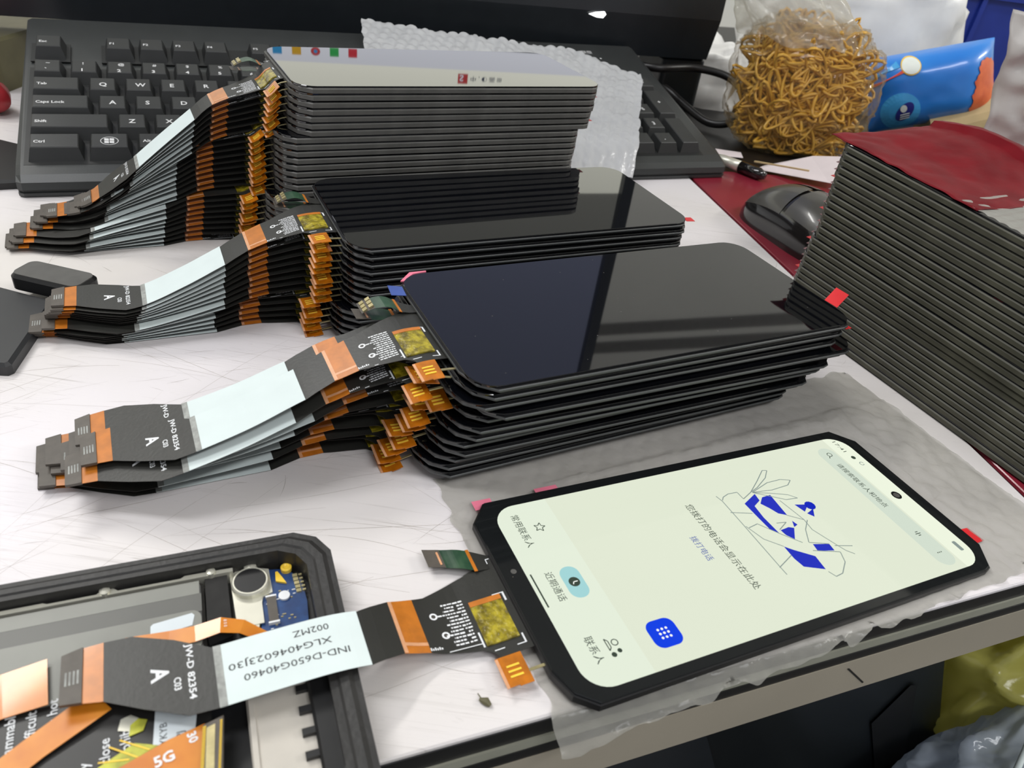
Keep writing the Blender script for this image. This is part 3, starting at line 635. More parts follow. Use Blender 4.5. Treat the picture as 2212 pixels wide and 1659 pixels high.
b = MB(); b.add([(-40 + x, -3.2 + (z < 0) * .6, 77 + z) for x, z in ((-9, .4), (-3, 2.2), (5, 3.2), (7, 1), (5, -2), (-1, -1.8))], [(0, 1, 2, 3, 4, 5)], 'led'); b.obj('power_led', mon)
b = MB()
def sq(x0, x1, z0, z1, y, m, bb=None): (bb or b).add([(x0, y, z0), (x1, y, z0), (x1, y, z1), (x0, y, z1)], [(0, 1, 2, 3)], m)
sq(U0, U1 - 12, 118, 420, 7.5, 'scr_wall'); sq(U0, U1 - 12, 118, 236, 7.4, 'scr_mid'); sq(U0, U1 - 12, 118, 172, 7.35, 'scr_pc'); sq(U0, U1 - 12, 118, 136, 7.3, 'scr_task')
M['ic_ink'] = emit('ic_ink', (70, 84, 120), .6)
def ic(name, rgb): M[name] = emit(name, rgb, 1.2); return name
for k, (m, rgb) in enumerate((('ic_cyan', (60, 160, 220)), ('ic_yellow', (230, 180, 50)), ('ic_red', (206, 70, 70)), ('ic_green', (60, 180, 90)), ('ic_wred', (220, 60, 70)))):
    x = -297 + k * 14.3; ic(m, rgb)
    if k == 2:
        b.add([(x + 3.6 * math.cos(a), 7.2, 127.8 + 3.2 * math.sin(a)) for a in [R(20 * j) for j in range(18)]], [tuple(range(18))], m)
        b.add([(x + 1.5 * math.cos(a), 7.1, 127.8 + 1.3 * math.sin(a)) for a in [R(20 * j) for j in range(18)]], [tuple(range(18))], 'ic_cyan')
    else: sq(x - 3.4, x + 3.4, 124.4, 131, 7.2, m)
sq(-153, -144.5, 139, 147, 7.2, 'ic_red'); b.add([(-151.6 + v[0] * 8, 7.1, 140 + v[1] * 7) for v in glyph('S', .02)[0]], glyph('S', .02)[1], 'scr_task')
V_, F_, gw, gh = glyph('中 , ◐ 画 ⊞', .01); b.add([(-142 + v[0] * 5.6, 7.1, 141 + v[1] * 4.6) for v in V_], F_, 'ic_ink')
b.obj('screen', mon)
b = MB(); b.box(-330, -150, 20, 150, 0, 4, 'mon_dark'); b.box(-260, -220, 60, 80, 4, 200, 'mon_dark'); b.box(-262, -218, 34, 62, 130, 200, 'mon_dark'); b.obj('stand', mon)
b = MB(); b.prism(rrect(36, 8, 80, 60, 5), 0, 45.5, 'mon_dark', bev=2)
o = b.obj('black_box'); o.matrix_world = Matrix.Translation((MO[0] * S, MO[1] * S, 0)) @ Matrix.Rotation(MY, 4, 'Z'); tag(o, 'small black box under the right end of the monitor', 'box')

# ------------------------------------------------------------------ plastics
def film(name, rgb, alpha, rough=.15, bump=.5, bscale=150, spec=.6, tlf=.35, edge=.45):
    m = mat(name, rgb, rough, var=.04, scale=40, bump=bump, bscale=bscale, spec=spec); nt = m.node_tree; N = nt.nodes; L = nt.links; pb = N['Principled BSDF']
    out = [x for x in N if x.type == 'OUTPUT_MATERIAL'][0]
    tl = N.new('ShaderNodeBsdfTranslucent'); tl.inputs[0].default_value = (*lin(rgb), 1); m1 = N.new('ShaderNodeMixShader'); m1.inputs[0].default_value = tlf
    L.new(pb.outputs[0], m1.inputs[1]); L.new(tl.outputs[0], m1.inputs[2])
    tr = N.new('ShaderNodeBsdfTransparent'); m2 = N.new('ShaderNodeMixShader'); lw = N.new('ShaderNodeLayerWeight'); lw.inputs[0].default_value = .35
    mr = N.new('ShaderNodeMapRange'); L.new(lw.outputs['Facing'], mr.inputs[0]); mr.inputs[3].default_value = alpha; mr.inputs[4].default_value = min(1, alpha + edge)
    L.new(mr.outputs[0], m2.inputs[0]); L.new(tr.outputs[0], m2.inputs[1]); L.new(m1.outputs[0], m2.inputs[2]); L.new(m2.outputs[0], out.inputs['Surface'])
    return m
M['wrap'] = film('bubble_wrap_film', (188, 186, 178), .52, .24, .7, 160)
M['wrap_white'] = film('bubble_wrap_white', (222, 223, 225), .93, .2, .7, 180)
M['clear_film'] = film('clear_bag_film', (170, 150, 110), .10, .05, 1.0, 38, 1.0, .1, .4)
M['white_film'] = film('white_bag_film', (252, 251, 248), .97, .35, .6, 45, .4, .12)
M['grey_film'] = film('grey_bag_film', (214, 210, 206), .9, .35, .6, 60)
def sheet(name, fn, nu, nv, m, smooth=True, parent=None):
    V_ = [fn(i / nu, j / nv) for j in range(nv + 1) for i in range(nu + 1)]; w = nu + 1
    F_ = [(j * w + i, j * w + i + 1, (j + 1) * w + i + 1, (j + 1) * w + i) for j in range(nv) for i in range(nu)]
    return link(name, plain_mesh(name, V_, F_, [m], None, smooth), parent)
def dome(a, d, p=8.5):                               # hexagonal bubbles
    r = p * .866; j = math.floor(d / r); best = 0
    for jj in (j, j + 1):
        off = (jj % 2) * p / 2; i = round((a - off) / p); q = math.hypot(a - off - i * p, d - jj * r)
        best = max(best, 1 - (q / (p * .46)) ** 2)
    return math.sqrt(best) if best > 0 else 0
def nz(x, y, s, z=0): return noise.noise(Vector((x / s, y / s, z)))
# under the lit display: corners walked back-left, back-right, front-right, front-left
WA, WB, WC, WD = Vector((-22, 185)), Vector((150, 296)), Vector((205, 196)), Vector((27, 98))
def wrapfn(u, v):
    A = WA.lerp(WB, u); Bq = WD.lerp(WC, u); e = nz(u * 200, v * 90, 30, 3) * 3
    p = A.lerp(Bq, v); 
    if v > .98 or v < .02: p += Vector((nz(u * 200, 0, 9, 5) * 3, nz(u * 200, 0, 7, 8) * 3))
    if u < .02: p += Vector((nz(v * 90, 0, 8, 5) * 4, 0))
    q = (p - EO); dd = q.dot(EN); uu = q.dot(ED)
    z = .5 + .45 * dome(uu, dd) + 1.6 * abs(nz(p.x, p.y, 11)) + .8 * abs(nz(p.x, p.y, 4.5, 7))
    under = 1.0
    lx = (p - Vector((26.3, 104.1))); c, s_ = math.cos(.4922), math.sin(.4922); a, d = lx.x * c + lx.y * s_, -lx.x * s_ + lx.y * c
    if -4 < a < 168 and -4 < d < 80: z = .3 + .35 * dome(uu, dd)           # pressed flat by the panel
    sx = (p - Vector((-10.4, 176.6))); c, s_ = math.cos(.533), math.sin(.533); a2, d2 = sx.x * c + sx.y * s_, -sx.x * s_ + sx.y * c
    if -14 < a2 and -2 < d2: z = .25 + .3 * dome(uu, dd)
    if dd < -.5:                                     # hangs over the edge of the desk
        k = -dd - .5; z -= min(k * 1.1, 14 + k * .4); p = EO + ED * uu + EN * (-.5 - k * .7 - .4)
        z += 1.0 * nz(uu, k, 6, 2)
    return (p.x, p.y, z)
o = sheet('bubble_wrap', wrapfn, 190, 90, 'wrap'); tag(o, 'grey translucent bubble wrap sheet under the lit display, hanging over desk edge', 'bubble wrap')
# behind the tall stack
FE = [(0, 214, 161), (.4, 302, 143.5), (.75, 378, 131), (.86, 392, 112), (1, 417, 90)]; NE = [(0, 196, 60), (.4, 250, 10), (.75, 312, -22), (1, 362, -12)]
def backfn(u, v):
    fx = interp([(a, b_) for a, b_, c in FE], u); fy = interp([(a, c) for a, b_, c in FE], u); nx_ = interp([(a, b_) for a, b_, c in NE], u); ny = interp([(a, c) for a, b_, c in NE], u)
    uu = fx + (nx_ - fx) * v + 2.0 * nz(v * 120, u * 3, 9, 2); vv = fy + (ny - fy) * v + (2.0 * nz(u * 200, 0, 7, 5) if v < .02 else 0)
    z = Z0 + SL * max(vv, 4) + 2.6 + 1.7 * dome(uu, vv) + 2.6 * abs(nz(uu, vv, 22, 3)) + 3.5 * max(0, u - .78) / .22
    if vv < 4: z -= (4 - vv) * (.2 + 1.0 * max(0, u - .6) / .4)
    c, s_ = math.cos(KYAW), math.sin(KYAW); return (KX + uu * c - vv * s_, KY + uu * s_ + vv * c, max(z, 1.0))
o = sheet('bubble_wrap', backfn, 130, 50, 'wrap_white'); tag(o, 'white bubble wrap sheet lying across the keyboard behind the tall stack', 'bubble wrap')

# ------------------------------------------------------------------ opened phone, lower left
OA = R(25.4); oph = thing('opened_phone', 'opened rugged phone with bare battery and blue circuit board, lower left', 'phone', (-47.5, 148, 0), OA)
def hollow(b, outer, inner, z0, z1, m, zi=None, floor=None, fm=None):
    n = len(outer); V_ = [(x, y, z0) for x, y in outer] + [(x, y, z1) for x, y in outer] + [(x, y, z1) for x, y in inner] + [(x, y, zi if zi is not None else z0) for x, y in inner]
    F_ = []
    for k in range(3):
        for i in range(n): j = (i + 1) % n; F_.append((k * n + i, k * n + j, (k + 1) * n + j, (k + 1) * n + i))
    b.add(V_, F_, m); b.add([(x, y, zi if zi is not None else z0) for x, y in inner], [tuple(range(n))], fm or m)
def chamf(x0, y0, x1, y1, c): return [(x0 + c, y0), (x1 - c, y0), (x1 - c * .35, y0 + c * .3), (x1, y0 + c), (x1, y1 - c), (x1 - c * .35, y1 - c * .35), (x1 - c, y1), (x0 + c, y1), (x0 + c * .35, y1 - c * .35), (x0, y1 - c), (x0, y0 + c), (x0 + c * .35, y0 + c * .35)]
M['case_black'] = mat('case_rubber', (40, 39, 38), .5, var=.15, scale=120, bump=.15, bscale=700)
M['case_dark'] = mat('case_plastic', (20, 20, 21), .45, var=.2, scale=150)
M['mid_metal'] = mat('midframe_metal', (206, 204, 190), .35, .55, var=.08)
M['battery_grey'] = mat('battery_foil', (82, 82, 78), .4, var=.08, scale=60)
M['battery_light'] = mat('battery_foil_light', (118, 119, 112), .38, var=.08, scale=60)
M['battery_black'] = mat('battery_label_black', (32, 31, 30), .4, var=.15, scale=60)
M['pcb_blue'] = mat('circuit_board_blue', (26, 52, 98), .3, rgb2=(36, 72, 124), scale=220, coat=.3)
M['orange_flex'] = mat('orange_flex', (214, 134, 34), .35, rgb2=(196, 112, 24), scale=100, coat=.35)
M['sticker'] = mat('white_sticker', (206, 214, 218), .5, var=.03)
M['foam'] = mat('black_foam', (38, 37, 36), .85, var=.15, scale=300)
M['mesh_white'] = mat('frosted_plastic', (196, 190, 180), .4, var=.06, scale=60)
M['yellow_tape'] = mat('yellow_tape', (196, 196, 60), .35, rgb2=(132, 134, 40), scale=200)
W0 = -178; H0 = -84
b = MB(); hollow(b, chamf(W0, H0, 0, 0, 9), chamf(W0 + 7, H0 + 7, -7, -5.6, 7), 0, 10.4, 'case_black', zi=3.0, fm='case_dark')
b.add([(x, y, 10.3) for x, y in chamf(W0 + 1.2, H0 + 1.2, -1.2, -1.2, 8.6)] + [(x, y, 11.0) for x, y in chamf(W0 + 2.6, H0 + 2.6, -2.6, -2.4, 8.2)] + [(x, y, 10.9) for x, y in chamf(W0 + 4.4, H0 + 4.4, -4.6, -3.8, 7.6)] + [(x, y, 9.2) for x, y in chamf(W0 + 6.4, H0 + 6.4, -6.6, -5.2, 7.2)],
      [(k * 12 + i, k * 12 + (i + 1) % 12, (k + 1) * 12 + (i + 1) % 12, (k + 1) * 12 + i) for k in range(3) for i in range(12)], 'case_black')
b.obj('case', oph)
b = MB()
b.prism([(W0 + 10, -7.4), (-26, -7.4), (-26, -6.2), (-33, -6.0), (-38, -5.9), (-39, -6.6), (-54, -6.6), (-55.5, -5.2), (-57.5, -5.2), (-59, -6.6), (-70, -6.6), (-71, -6.1), (W0 + 10, -6.3)][::-1], 3, 7.5, 'mid_metal')
b.prism([(-27, -7), (-26.2, -24.5), (-21.0, -25.5), (-19.2, -16), (-16.6, -15), (-16.8, -6.8), (-20, -5.6), (-25.5, -5.6)], 3, 5.0, 'mid_metal')
b.lathe(-57, -6.2, [(1.4, 5), (1.3, 8.1), (.5, 8.5)], 'mid_metal', 12); b.lathe(-31.5, -6.4, [(1.3, 5), (1.2, 8.0), (.5, 8.3)], 'mid_metal', 12); b.lathe(-21.5, -5.9, [(1.9, 5), (1.6, 6.4), (.5, 6.7)], 'mid_metal', 12)
b.obj('metal_frame', oph)
b = MB(); b.prism(rrect(W0 + 12, -79, -33.5, -8.0, 2, 3), 3.1, 7.2, 'battery_black', bev=.8); bt = b.obj('battery', oph)
b = MB()
b.box(W0 + 13, -34.6, -12.6, -8.3, 7.25, 7.35, 'battery_light'); b.box(W0 + 13, -34.2, -18.4, -12.6, 7.2, 7.3, 'battery_grey')
b.prism(rrect(W0 + 13, -30, -34.4, -17.6, 2.6, 4), 7.2, 7.32, 'battery_light'); b.prism(rrect(W0 + 13, -36, -48, -25.5, .6, 2), 7.2, 7.34, 'battery_light'); b.obj('foil_band', bt)
b = MB(); rb = R(93)
for k, tx in enumerate(['flammable', 'difficult', 'in hot', 'use close to', 'dispose battery', 'could cause close', 'battery is prohib', 'loading']):
    b.text(tx, 2.9, -72.5 + k * 3.9, [-47, -45, -41.5, -68, -70, -68, -66, -66][k], 7.4, 'ink_white', rot=rb, bold=.01)
b.obj('warning_text', bt)
b = MB(); b.prism([(-33.2, -26.5), (-27.4, -24.9), (-27.6, -6.9), (-33.2, -7.4)], 3.1, 6.4, 'foam'); b.obj('foam_pad', oph)
b = MB(); b.prism([(-20.8, -27.9), (-9, -29.5), (-8.2, -20), (-8.6, -12.5), (-12, -7.6), (-17, -6.6), (-19, -14)], 3.1, 4.4, 'pcb_blue')
pc = b.obj('circuit_board', oph)
b = MB(); b.lathe(-21.9, -11.2, [(4.9, 3.1), (4.9, 6.4), (4.5, 6.9), (4.15, 6.9), (4.1, 6.6)], 'mid_metal', 28); b.lathe(-21.9, -11.2, [(4.2, 6.5), (4.1, 6.8)], 'panel_black', 28); b.obj('vibration_motor', oph)
b = MB(); b.box(-23.8, -19.6, -24.6, -17.6, 4.9, 5.2, 'mid_metal'); b.obj('contact_plate', oph)
b = MB(); b.box(-18.4, -16.0, -25.0, -16.4, 4.4, 5.3, 'connector'); b.box(-18.6, -15.8, -16.8, -16.3, 4.4, 5.4, 'ink_white'); b.box(-18.6, -15.8, -25.3, -24.8, 4.4, 5.4, 'ink_white'); b.obj('board_connector', pc)
def chip(x, y, w, h, m, z=4.9):
    b = MB(); b.box(x, x + w, y, y + h, 4.4, z, m); b.obj('chip', pc)
for k in range(5): chip(-10.9 + k * .1, -11.2 - k * 1.35, 1.3, 1.0, 'pale_metal'); chip(-9.3 + k * .1, -11.0 - k * 1.35, .9, .5, 'pale_metal')
rr = random.Random(4)
for k in range(22): chip(-19 + rr.random() * 8.5, -27 + rr.random() * 12, .3 + rr.random() * .7, .22, rr.choice(['pale_metal', 'ink_white', 'pale_metal']), 4.7)
b = MB(); b.prism([(-15.4, -11.6), (-12.7, -12.9), (-13.6, -10.6), (-14.6, -8.3), (-15.2, -8.4)], 4.4, 5.0, 'gold_bright'); b.obj('antenna_pad', pc)
b = MB(); b.lathe(-12.2, -7.9, [(1.5, 4.4), (1.5, 5.6), (1.0, 5.9), (.55, 5.6)], 'gold_bright', 16); b.obj('screw', oph)
b = MB(); b.lathe(-13.8, -16.9, [(1.5, 4.4), (1.5, 5.0), (1.1, 5.0)], 'ink_white', 16); b.lathe(-13.8, -16.9, [(1.1, 4.4), (1.0, 4.9)], 'panel_black', 14); b.obj('microphone', pc)
b = MB(); b.lathe(-6.5, -64.4, [(2.4, 4.5), (2.4, 5.4)], 'case_dark', 18); b.lathe(-6.5, -64.4, [(1.5, 4.6), (1.5, 6.2), (1.0, 6.4), (.6, 5.9)], 'gold_bright', 16); b.obj('screw', oph)
b = MB(); b.prism([(-25.6, -78), (-4.6, -78), (-6.4, -58), (-11.6, -40), (-26, -38.6)], 3.1, 5.2, 'mesh_white', bev=.5)
b.box(-25.4, -24.2, -77, -42, 5.2, 6.0, 'mesh_white'); b.box(-25, -12, -43.6, -42.6, 5.2, 6.0, 'ink_white'); b.obj('speaker_box', oph)
b = MB(); b.prism([(-11.5, -78), (-3, -78), (-7, -40), (-12, -41.5), (-11.8, -50)], 4, 7.4, 'case_dark', bev=.6)
for k in range(4): b.box(-14.6, -11, -47.4 - k * 5.6, -45.8 - k * 5.6, 5.3, 6.6, 'case_dark')
b.obj('side_module', oph)
# flexes inside the phone
def ribbon(name, pts, w, m, parent, zs=None, th=.12, label=None):
    b = MB(); P_ = [Vector(p) for p in pts]; n = len(P_); L_ = []
    for i, p in enumerate(P_):
        t = (P_[min(i + 1, n - 1)] - P_[max(i - 1, 0)]).to_2d().normalized(); nn = Vector((-t.y, t.x)); ww = (w[i] if isinstance(w, (list, tuple)) else w) / 2
        L_ += [(p.x + nn.x * ww, p.y + nn.y * ww, p.z), (p.x - nn.x * ww, p.y - nn.y * ww, p.z)]
    V_ = L_ + [(x, y, z - th) for x, y, z in L_]; o2 = 2 * n; F_ = []
    for i in range(n - 1): a = 2 * i; F_ += [(a, a + 1, a + 3, a + 2), (a + o2, a + 2 + o2, a + 3 + o2, a + 1 + o2), (a, a + 2, a + 2 + o2, a + o2), (a + 1, a + 1 + o2, a + 3 + o2, a + 3)]
    F_ += [(0, o2, o2 + 1, 1), (2 * n - 2, 2 * n - 1, 2 * n - 1 + o2, 2 * n - 2 + o2)]
    b.add(V_, F_, m); return b
b = ribbon('f', [(-52, -24.6, 7.6), (-42, -25.4, 7.7), (-36, -25.6, 8.0), (-30, -25.2, 8.8), (-25, -26.6, 8.2), (-20.5, -29.0, 6.0), (-18.6, -29.8, 5.0)], [5, 5, 4.8, 4.6, 4.0, 3.2, 3.0], 'orange_flex', None)
b.text('8 0 0', 1.1, -29.2, -24, 8.95, 'ink_white', rot=R(-90)); fo = b.obj('charging_flex', oph, label='short orange flex ending in a beige stiffener')
b = MB(); b.prism([(-21.5, -28.0), (-17.6, -29.2), (-17.9, -30.9), (-21.8, -29.9)], 5.0, 5.7, 'copper_pale'); b.obj('stiffener', fo)
b = MB(); b.prism([(-46.2, -23.6), (-36.6, -22.4), (-36.0, -19.4), (-36.6, -18.6), (-45.6, -19.6), (-46.2, -20.2)], 7.35, 7.46, 'sticker'); b.obj('sticker', oph, label='small blank white sticker')
b = MB(); b.prism([(-45.5, -53.5), (-37.5, -57), (-36.4, -47), (-45, -44)], 7.35, 7.46, 'sticker'); b.text('|0YKYB', 2.2, -42.6, -54.2, 7.5, 'ink_black', rot=R(90)); b.text('MHPJ', 2.2, -39.2, -55.2, 7.5, 'ink_black', rot=R(90)); b.obj('sticker', oph, label='white sticker with blurred black print')
b = MB(); b.prism([(-58, -62), (-42, -60), (-43, -53), (-49, -50.5), (-56, -54)], 7.35, 7.5, 'yellow_tape')
for a in ((-56, -53, -50, -54), (-54, -50, -47, -55), (-52, -49, -46, -53)): b.stroke([(a[0], a[1]), (a[2], a[3])], .35, 7.6, 'gold_bright')
b.obj('tape', oph, label='torn yellow-green tape')
b = MB(); b.prism([(-52.5, -46.6), (-50, -47.5), (-48.4, -44.6), (-50, -43.4), (-52, -44)], 7.35, 7.5, 'mid_metal'); b.prism([(-50.2, -48.6), (-47.4, -48), (-46.6, -45.6), (-48.4, -44.8), (-50, -46)], 7.35, 7.55, 'yellow_tape'); b.obj('cut_tape', oph, label='torn clear and yellow film scrap')
# main flex across the battery with the 5G print and its gold connector
b = ribbon('f', [(-75, -75, 8.6), (-62, -68, 8.8), (-50, -62.5, 9.0), (-40, -59.0, 9.2), (-33, -57.0, 9.3)], [13, 13, 13, 13, 12], 'orange_flex', None)
b.text('5G', 3.4, -44.6, -58.6, 9.35, 'ink_white', rot=R(14), bold=.03); b.text('30', 2.6, -38.4, -52.8, 9.35, 'ink_white', rot=R(-75), bold=.03); b.text('10', 2.6, -49.6, -60.6, 9.3, 'gold_bright', rot=R(14))
mf = b.obj('main_flex', oph)
b = MB(); b.prism([(-36.2, -66), (-31.5, -64.4), (-30.6, -51.0), (-34.9, -52.2)], 9.2, 10.6, 'connector', bev=.2)
b.prism([(-35.0, -65), (-33.2, -64.3), (-32.4, -52.8), (-34.2, -53.3)], 10.6, 10.8, 'pale_metal')
for k in range(30): b.box(-36.0 + .035 * k, -35.3 + .035 * k, -64.6 + k * .4, -64.4 + k * .4, 10.62, 10.75, 'gold_bright'); b.box(-32.4 + .035 * k, -31.9 + .035 * k, -64 + k * .4, -63.8 + k * .4, 10.62, 10.75, 'gold_bright')
b.obj('gold_connector', mf)
# orange flexes that meet the black cable's connector
b = ribbon('f', [(-96, -36, 8.2), (-84, -33.2, 8.3), (-76, -31.6, 8.5), (-67.2, -30.6, 8.9)], [11, 11.4, 11.8, 12.4], 'orange_flex', None); b.obj('adapter_flex', oph, label='wide orange flex leading off to the left')
b = ribbon('f', [(-90, -62, 8.0), (-78, -53, 8.1), (-68, -46, 8.2), (-60, -41.2, 8.6), (-56, -38.4, 8.9)], [6.5, 6.5, 6.5, 7, 8], 'orange_flex', None); b.obj('side_flex', oph, label='narrow orange flex crossing the battery text')

# ------------------------------------------------------------------ things behind and to the right
def ob_tube(name, pts, r, m, seg=10, sub=6):
    P_ = [Vector(p) for p in pts]; out = []
    for i in range(len(P_) - 1):
        p0 = P_[max(i - 1, 0)]; p1 = P_[i]; p2 = P_[i + 1]; p3 = P_[min(i + 2, len(P_) - 1)]
        for k in range(sub):
            t = k / sub; out.append(.5 * ((2 * p1) + (-p0 + p2) * t + (2 * p0 - 5 * p1 + 4 * p2 - p3) * t * t + (-p0 + 3 * p1 - 3 * p2 + p3) * t**3))
    out.append(P_[-1]); b = MB(); b.tube(out, r, m, seg); return b.obj(name, smooth=True)
tag(ob_tube('keyboard_cable', [(70, 702, 40), (88.2, 696.2, 41), (120.3, 713.2, 42), (149.2, 708, 40), (163.2, 691.5, 32), (167.1, 686.6, 20), (157.2, 678.5, 9), (138.5, 683.5, 5), (119, 707.5, 11), (101.6, 723.6, 19), (84, 740, 22)], 3.4, 'cable_black'), 'thick black cable looping beside the keyboard corner', 'cable')
def blob(name, c, ax, m, amp=.18, freq=2.2, nu=64, nv=40, p=2.6, seed=0, squash=None, ridge=True):
    """crumpled closed bag: superellipsoid with folded noise; ax = three half-axis vectors"""
    A = [Vector(a) for a in ax]; c = Vector(c)
    def sp(x, e): return math.copysign(abs(x) ** e, x)
    def fn(u, v):
        th = -math.pi + 2 * math.pi * (u % 1.0); ph = -math.pi / 2 + math.pi * v; e = 2 / p
        d = Vector((sp(math.cos(ph), e) * sp(math.cos(th), e), sp(math.cos(ph), e) * sp(math.sin(th), e), sp(math.sin(ph), e)))
        q = Vector((math.cos(ph) * math.cos(th), math.cos(ph) * math.sin(th), math.sin(ph)))
        n1 = noise.noise(q * freq + Vector((seed, 0, 0))); n2 = noise.noise(q * freq * 2.3 + Vector((0, seed, 5)))
        k = 1 + amp * ((1 - 2.2 * abs(n1)) * .7 + (.5 - abs(n2)) * .6 if ridge else n1)
        if squash: k *= squash(d)
        return tuple(c + (A[0] * d.x + A[1] * d.y + A[2] * d.z) * k)
    return sheet(name, fn, nu, nv, m)
# clear bag of rubber bands
M['beige_cloth2'] = mat('band_core', (150, 104, 30), .5, rgb2=(112, 74, 18), scale=120)
M['band'] = mat('rubber_band', (228, 178, 66), .36, rgb2=(204, 150, 44), scale=60, coat=.2)
rg = random.Random(12); b = MB()
def bagw(z): return interp([(0, 36), (12, 47), (50, 51), (72, 46), (88, 26), (96, 10)], z)
for z0_ in range(0, 8):
    b.lathe(206 - 1.2 * z0_, 658, [(bagw(4 + 9 * z0_) * .42, 3 + 9 * z0_), (bagw(13 + 9 * z0_) * .42, 12 + 9 * z0_)], 'beige_cloth2', 14)
for k in range(1000):
    z = rg.uniform(4, 88) ** 1.0; w = bagw(z); a = rg.uniform(0, 2 * math.pi); rad = math.sqrt(rg.uniform(.15, 1)) * .84
    cx = 206 - .10 * z + w * rad * math.cos(a); cy = 658 + .62 * w * rad * math.sin(a)
    L1 = rg.uniform(9, 23); L2 = L1 * rg.uniform(.1, .42); rot = rg.uniform(0, math.pi); tiltx = rg.uniform(-.9, .9); bend = rg.uniform(-.4, .4)
    pts = []
    for j in range(16):
        t = 2 * math.pi * j / 16; x = L1 * math.cos(t); y = L2 * math.sin(t); z_ = bend * x * x / L1
        x, y = x * math.cos(rot) - y * math.sin(rot), x * math.sin(rot) + y * math.cos(rot)
        y, z_ = y * math.cos(tiltx) - z_ * math.sin(tiltx), y * math.sin(tiltx) + z_ * math.cos(tiltx)
        pts.append((cx + x, cy - z_ * .8, max(2.0, z + y)))
    b.tube(pts, rg.uniform(1.1, 1.7), 'band', 4, closed=True)
tag(b.obj('rubber_bands', smooth=True), 'heap of tan yellow rubber bands inside the clear bag', 'rubber bands', kind='stuff')
blob('plastic_bag', (206 - 5, 657, 49), ((55, 4, 0), (0, 35, 0), (-3, 0, 48)), 'clear_film', .16, 3.4, 90, 60, 2.9, 3)
o = bpy.data.objects['plastic_bag']; tag(o, 'clear crinkled plastic bag full of rubber bands', 'bag')
def neck(u, v):                                     # gathered upper part of the bag
    th = 2 * math.pi * u; z = 82 + 62 * v; w = 50 - 14 * v + 4 * math.sin(3 * th + 4 * v); cx = 190 - 44 * v; cy = 657 + 10 * v
    k = 1 + .14 * noise.noise(Vector((math.cos(th) * 2.4, math.sin(th) * 2.4, v * 5))) + .05 * noise.noise(Vector((math.cos(th) * 8, math.sin(th) * 8, v * 9 + 3)))
    return (cx + w * k * math.cos(th), cy + 22 * k * math.sin(th) + 3 * nz(z, w * math.cos(th), 8), z + 8 * noise.noise(Vector((math.cos(th) * 2, 3, v * 2))))
M['hazy_film'] = film('hazy_bag_film', (222, 220, 208), .42, .12, .8, 50)
sheet('bag_neck', neck, 90, 40, 'hazy_film').parent = o
# crumpled white bags
tag(blob('white_plastic_bag', (145, 800, 12), ((42, 0, 0), (0, 34, 0), (0, 0, 37)), 'white_film', .35, 1.8, seed=9), 'small crumpled white plastic bag behind the looping black cable', 'bag')
tag(blob('white_plastic_bag', (290, 860, 66), ((96, 0, 8), (0, 40, 0), (-6, 0, 74)), 'white_film', .2, 1.9, seed=21), 'large white plastic bag standing behind the rubber bands and tissue pack', 'bag')
M['blue_bin'] = mat('blue_plastic', (34, 56, 150), .4, var=.08, scale=30)
t = thing('storage_bin', 'dark blue plastic bin in the top right corner behind the tissue pack', 'bin', (440, 965, 0), R(6))
b = MB(); outer = rrect(-62, -60, 130, 60, 10); b2 = rrect(-57, -55, 125, 55, 8); hollow(b, outer, b2, 0, 128, 'blue_bin', zi=4); b.obj('body', t)
b = MB(); hollow(b, rrect(-67, -65, 135, 65, 12), b2, 114, 131, 'blue_bin', zi=114); b.obj('rim', t)
b = MB()
for x in (-18, 50): b = MB(); b.box(x, x + 5, -64, -59, 10, 114, 'blue_bin'); b.obj('rib', t)
# soft pack of tissues
M['pack_blue'] = mat('pack_blue', (38, 122, 214), .3, rgb2=(52, 140, 226), scale=14, coat=.35, bump=.25, bscale=45)
M['pack_orange'] = mat('pack_orange', (232, 112, 62), .35, rgb2=(214, 90, 48), scale=90, coat=.3)
M['pack_navy'] = mat('pack_navy', (38, 44, 134), .35, var=.05, coat=.3); M['pack_light'] = mat('pack_light', (72, 168, 230), .3, var=.05, coat=.3)
M['pack_white'] = mat('pack_white', (226, 232, 226), .35, var=.03); M['pack_red'] = mat('pack_red', (214, 74, 56), .35, var=.05)
CT = Vector((339, 742, 49.5)); AU = Vector((52, 0, 16.6)); BV = Vector((-13.7, 2, 30.1)); TN = Vector((6, 30, -4))
def pk(u, v, side=-1, lift=0.0):
    e = max(0.0, (1 - abs(u) ** 3.2) * (1 - abs(v) ** 3.2)) ** .6; q = CT + AU * u * (1 - .03 * (1 - abs(v))) + BV * v + TN * side * (e + lift)
    return q + TN.normalized() * (1.3 * noise.noise(Vector((u * 3, v * 2.4, side * 2.)))) * e
pack = thing('tissue_pack', 'glossy blue soft pack with orange print, beside the rubber band bag', 'tissue pack', (339, 742, 5))
def pmesh(fn, nu, nv, m, name):
    V_ = [tuple(Vector(fn(i / nu, j / nv)) - Vector((339, 742, 5))) for j in range(nv + 1) for i in range(nu + 1)]; w = nu + 1
    F_ = [(j * w + i, j * w + i + 1, (j + 1) * w + i + 1, (j + 1) * w + i) for j in range(nv) for i in range(nu)]
    return link(name, plain_mesh(name, V_, F_, [m], None, True), pack)
V_ = []; F_ = []
for sd in (-1, 1):
    o0 = len(V_); N_ = 34
    V_ += [tuple(pk(-1 + 2 * i / N_, -1 + 2 * j / N_, sd) - Vector((339, 742, 5))) for j in range(N_ + 1) for i in range(N_ + 1)]
    F_ += [tuple(q + o0 for q in ((j * (N_ + 1) + i, j * (N_ + 1) + i + 1, (j + 1) * (N_ + 1) + i + 1, (j + 1) * (N_ + 1) + i)[::(1 if sd < 0 else -1)])) for j in range(N_) for i in range(N_)]
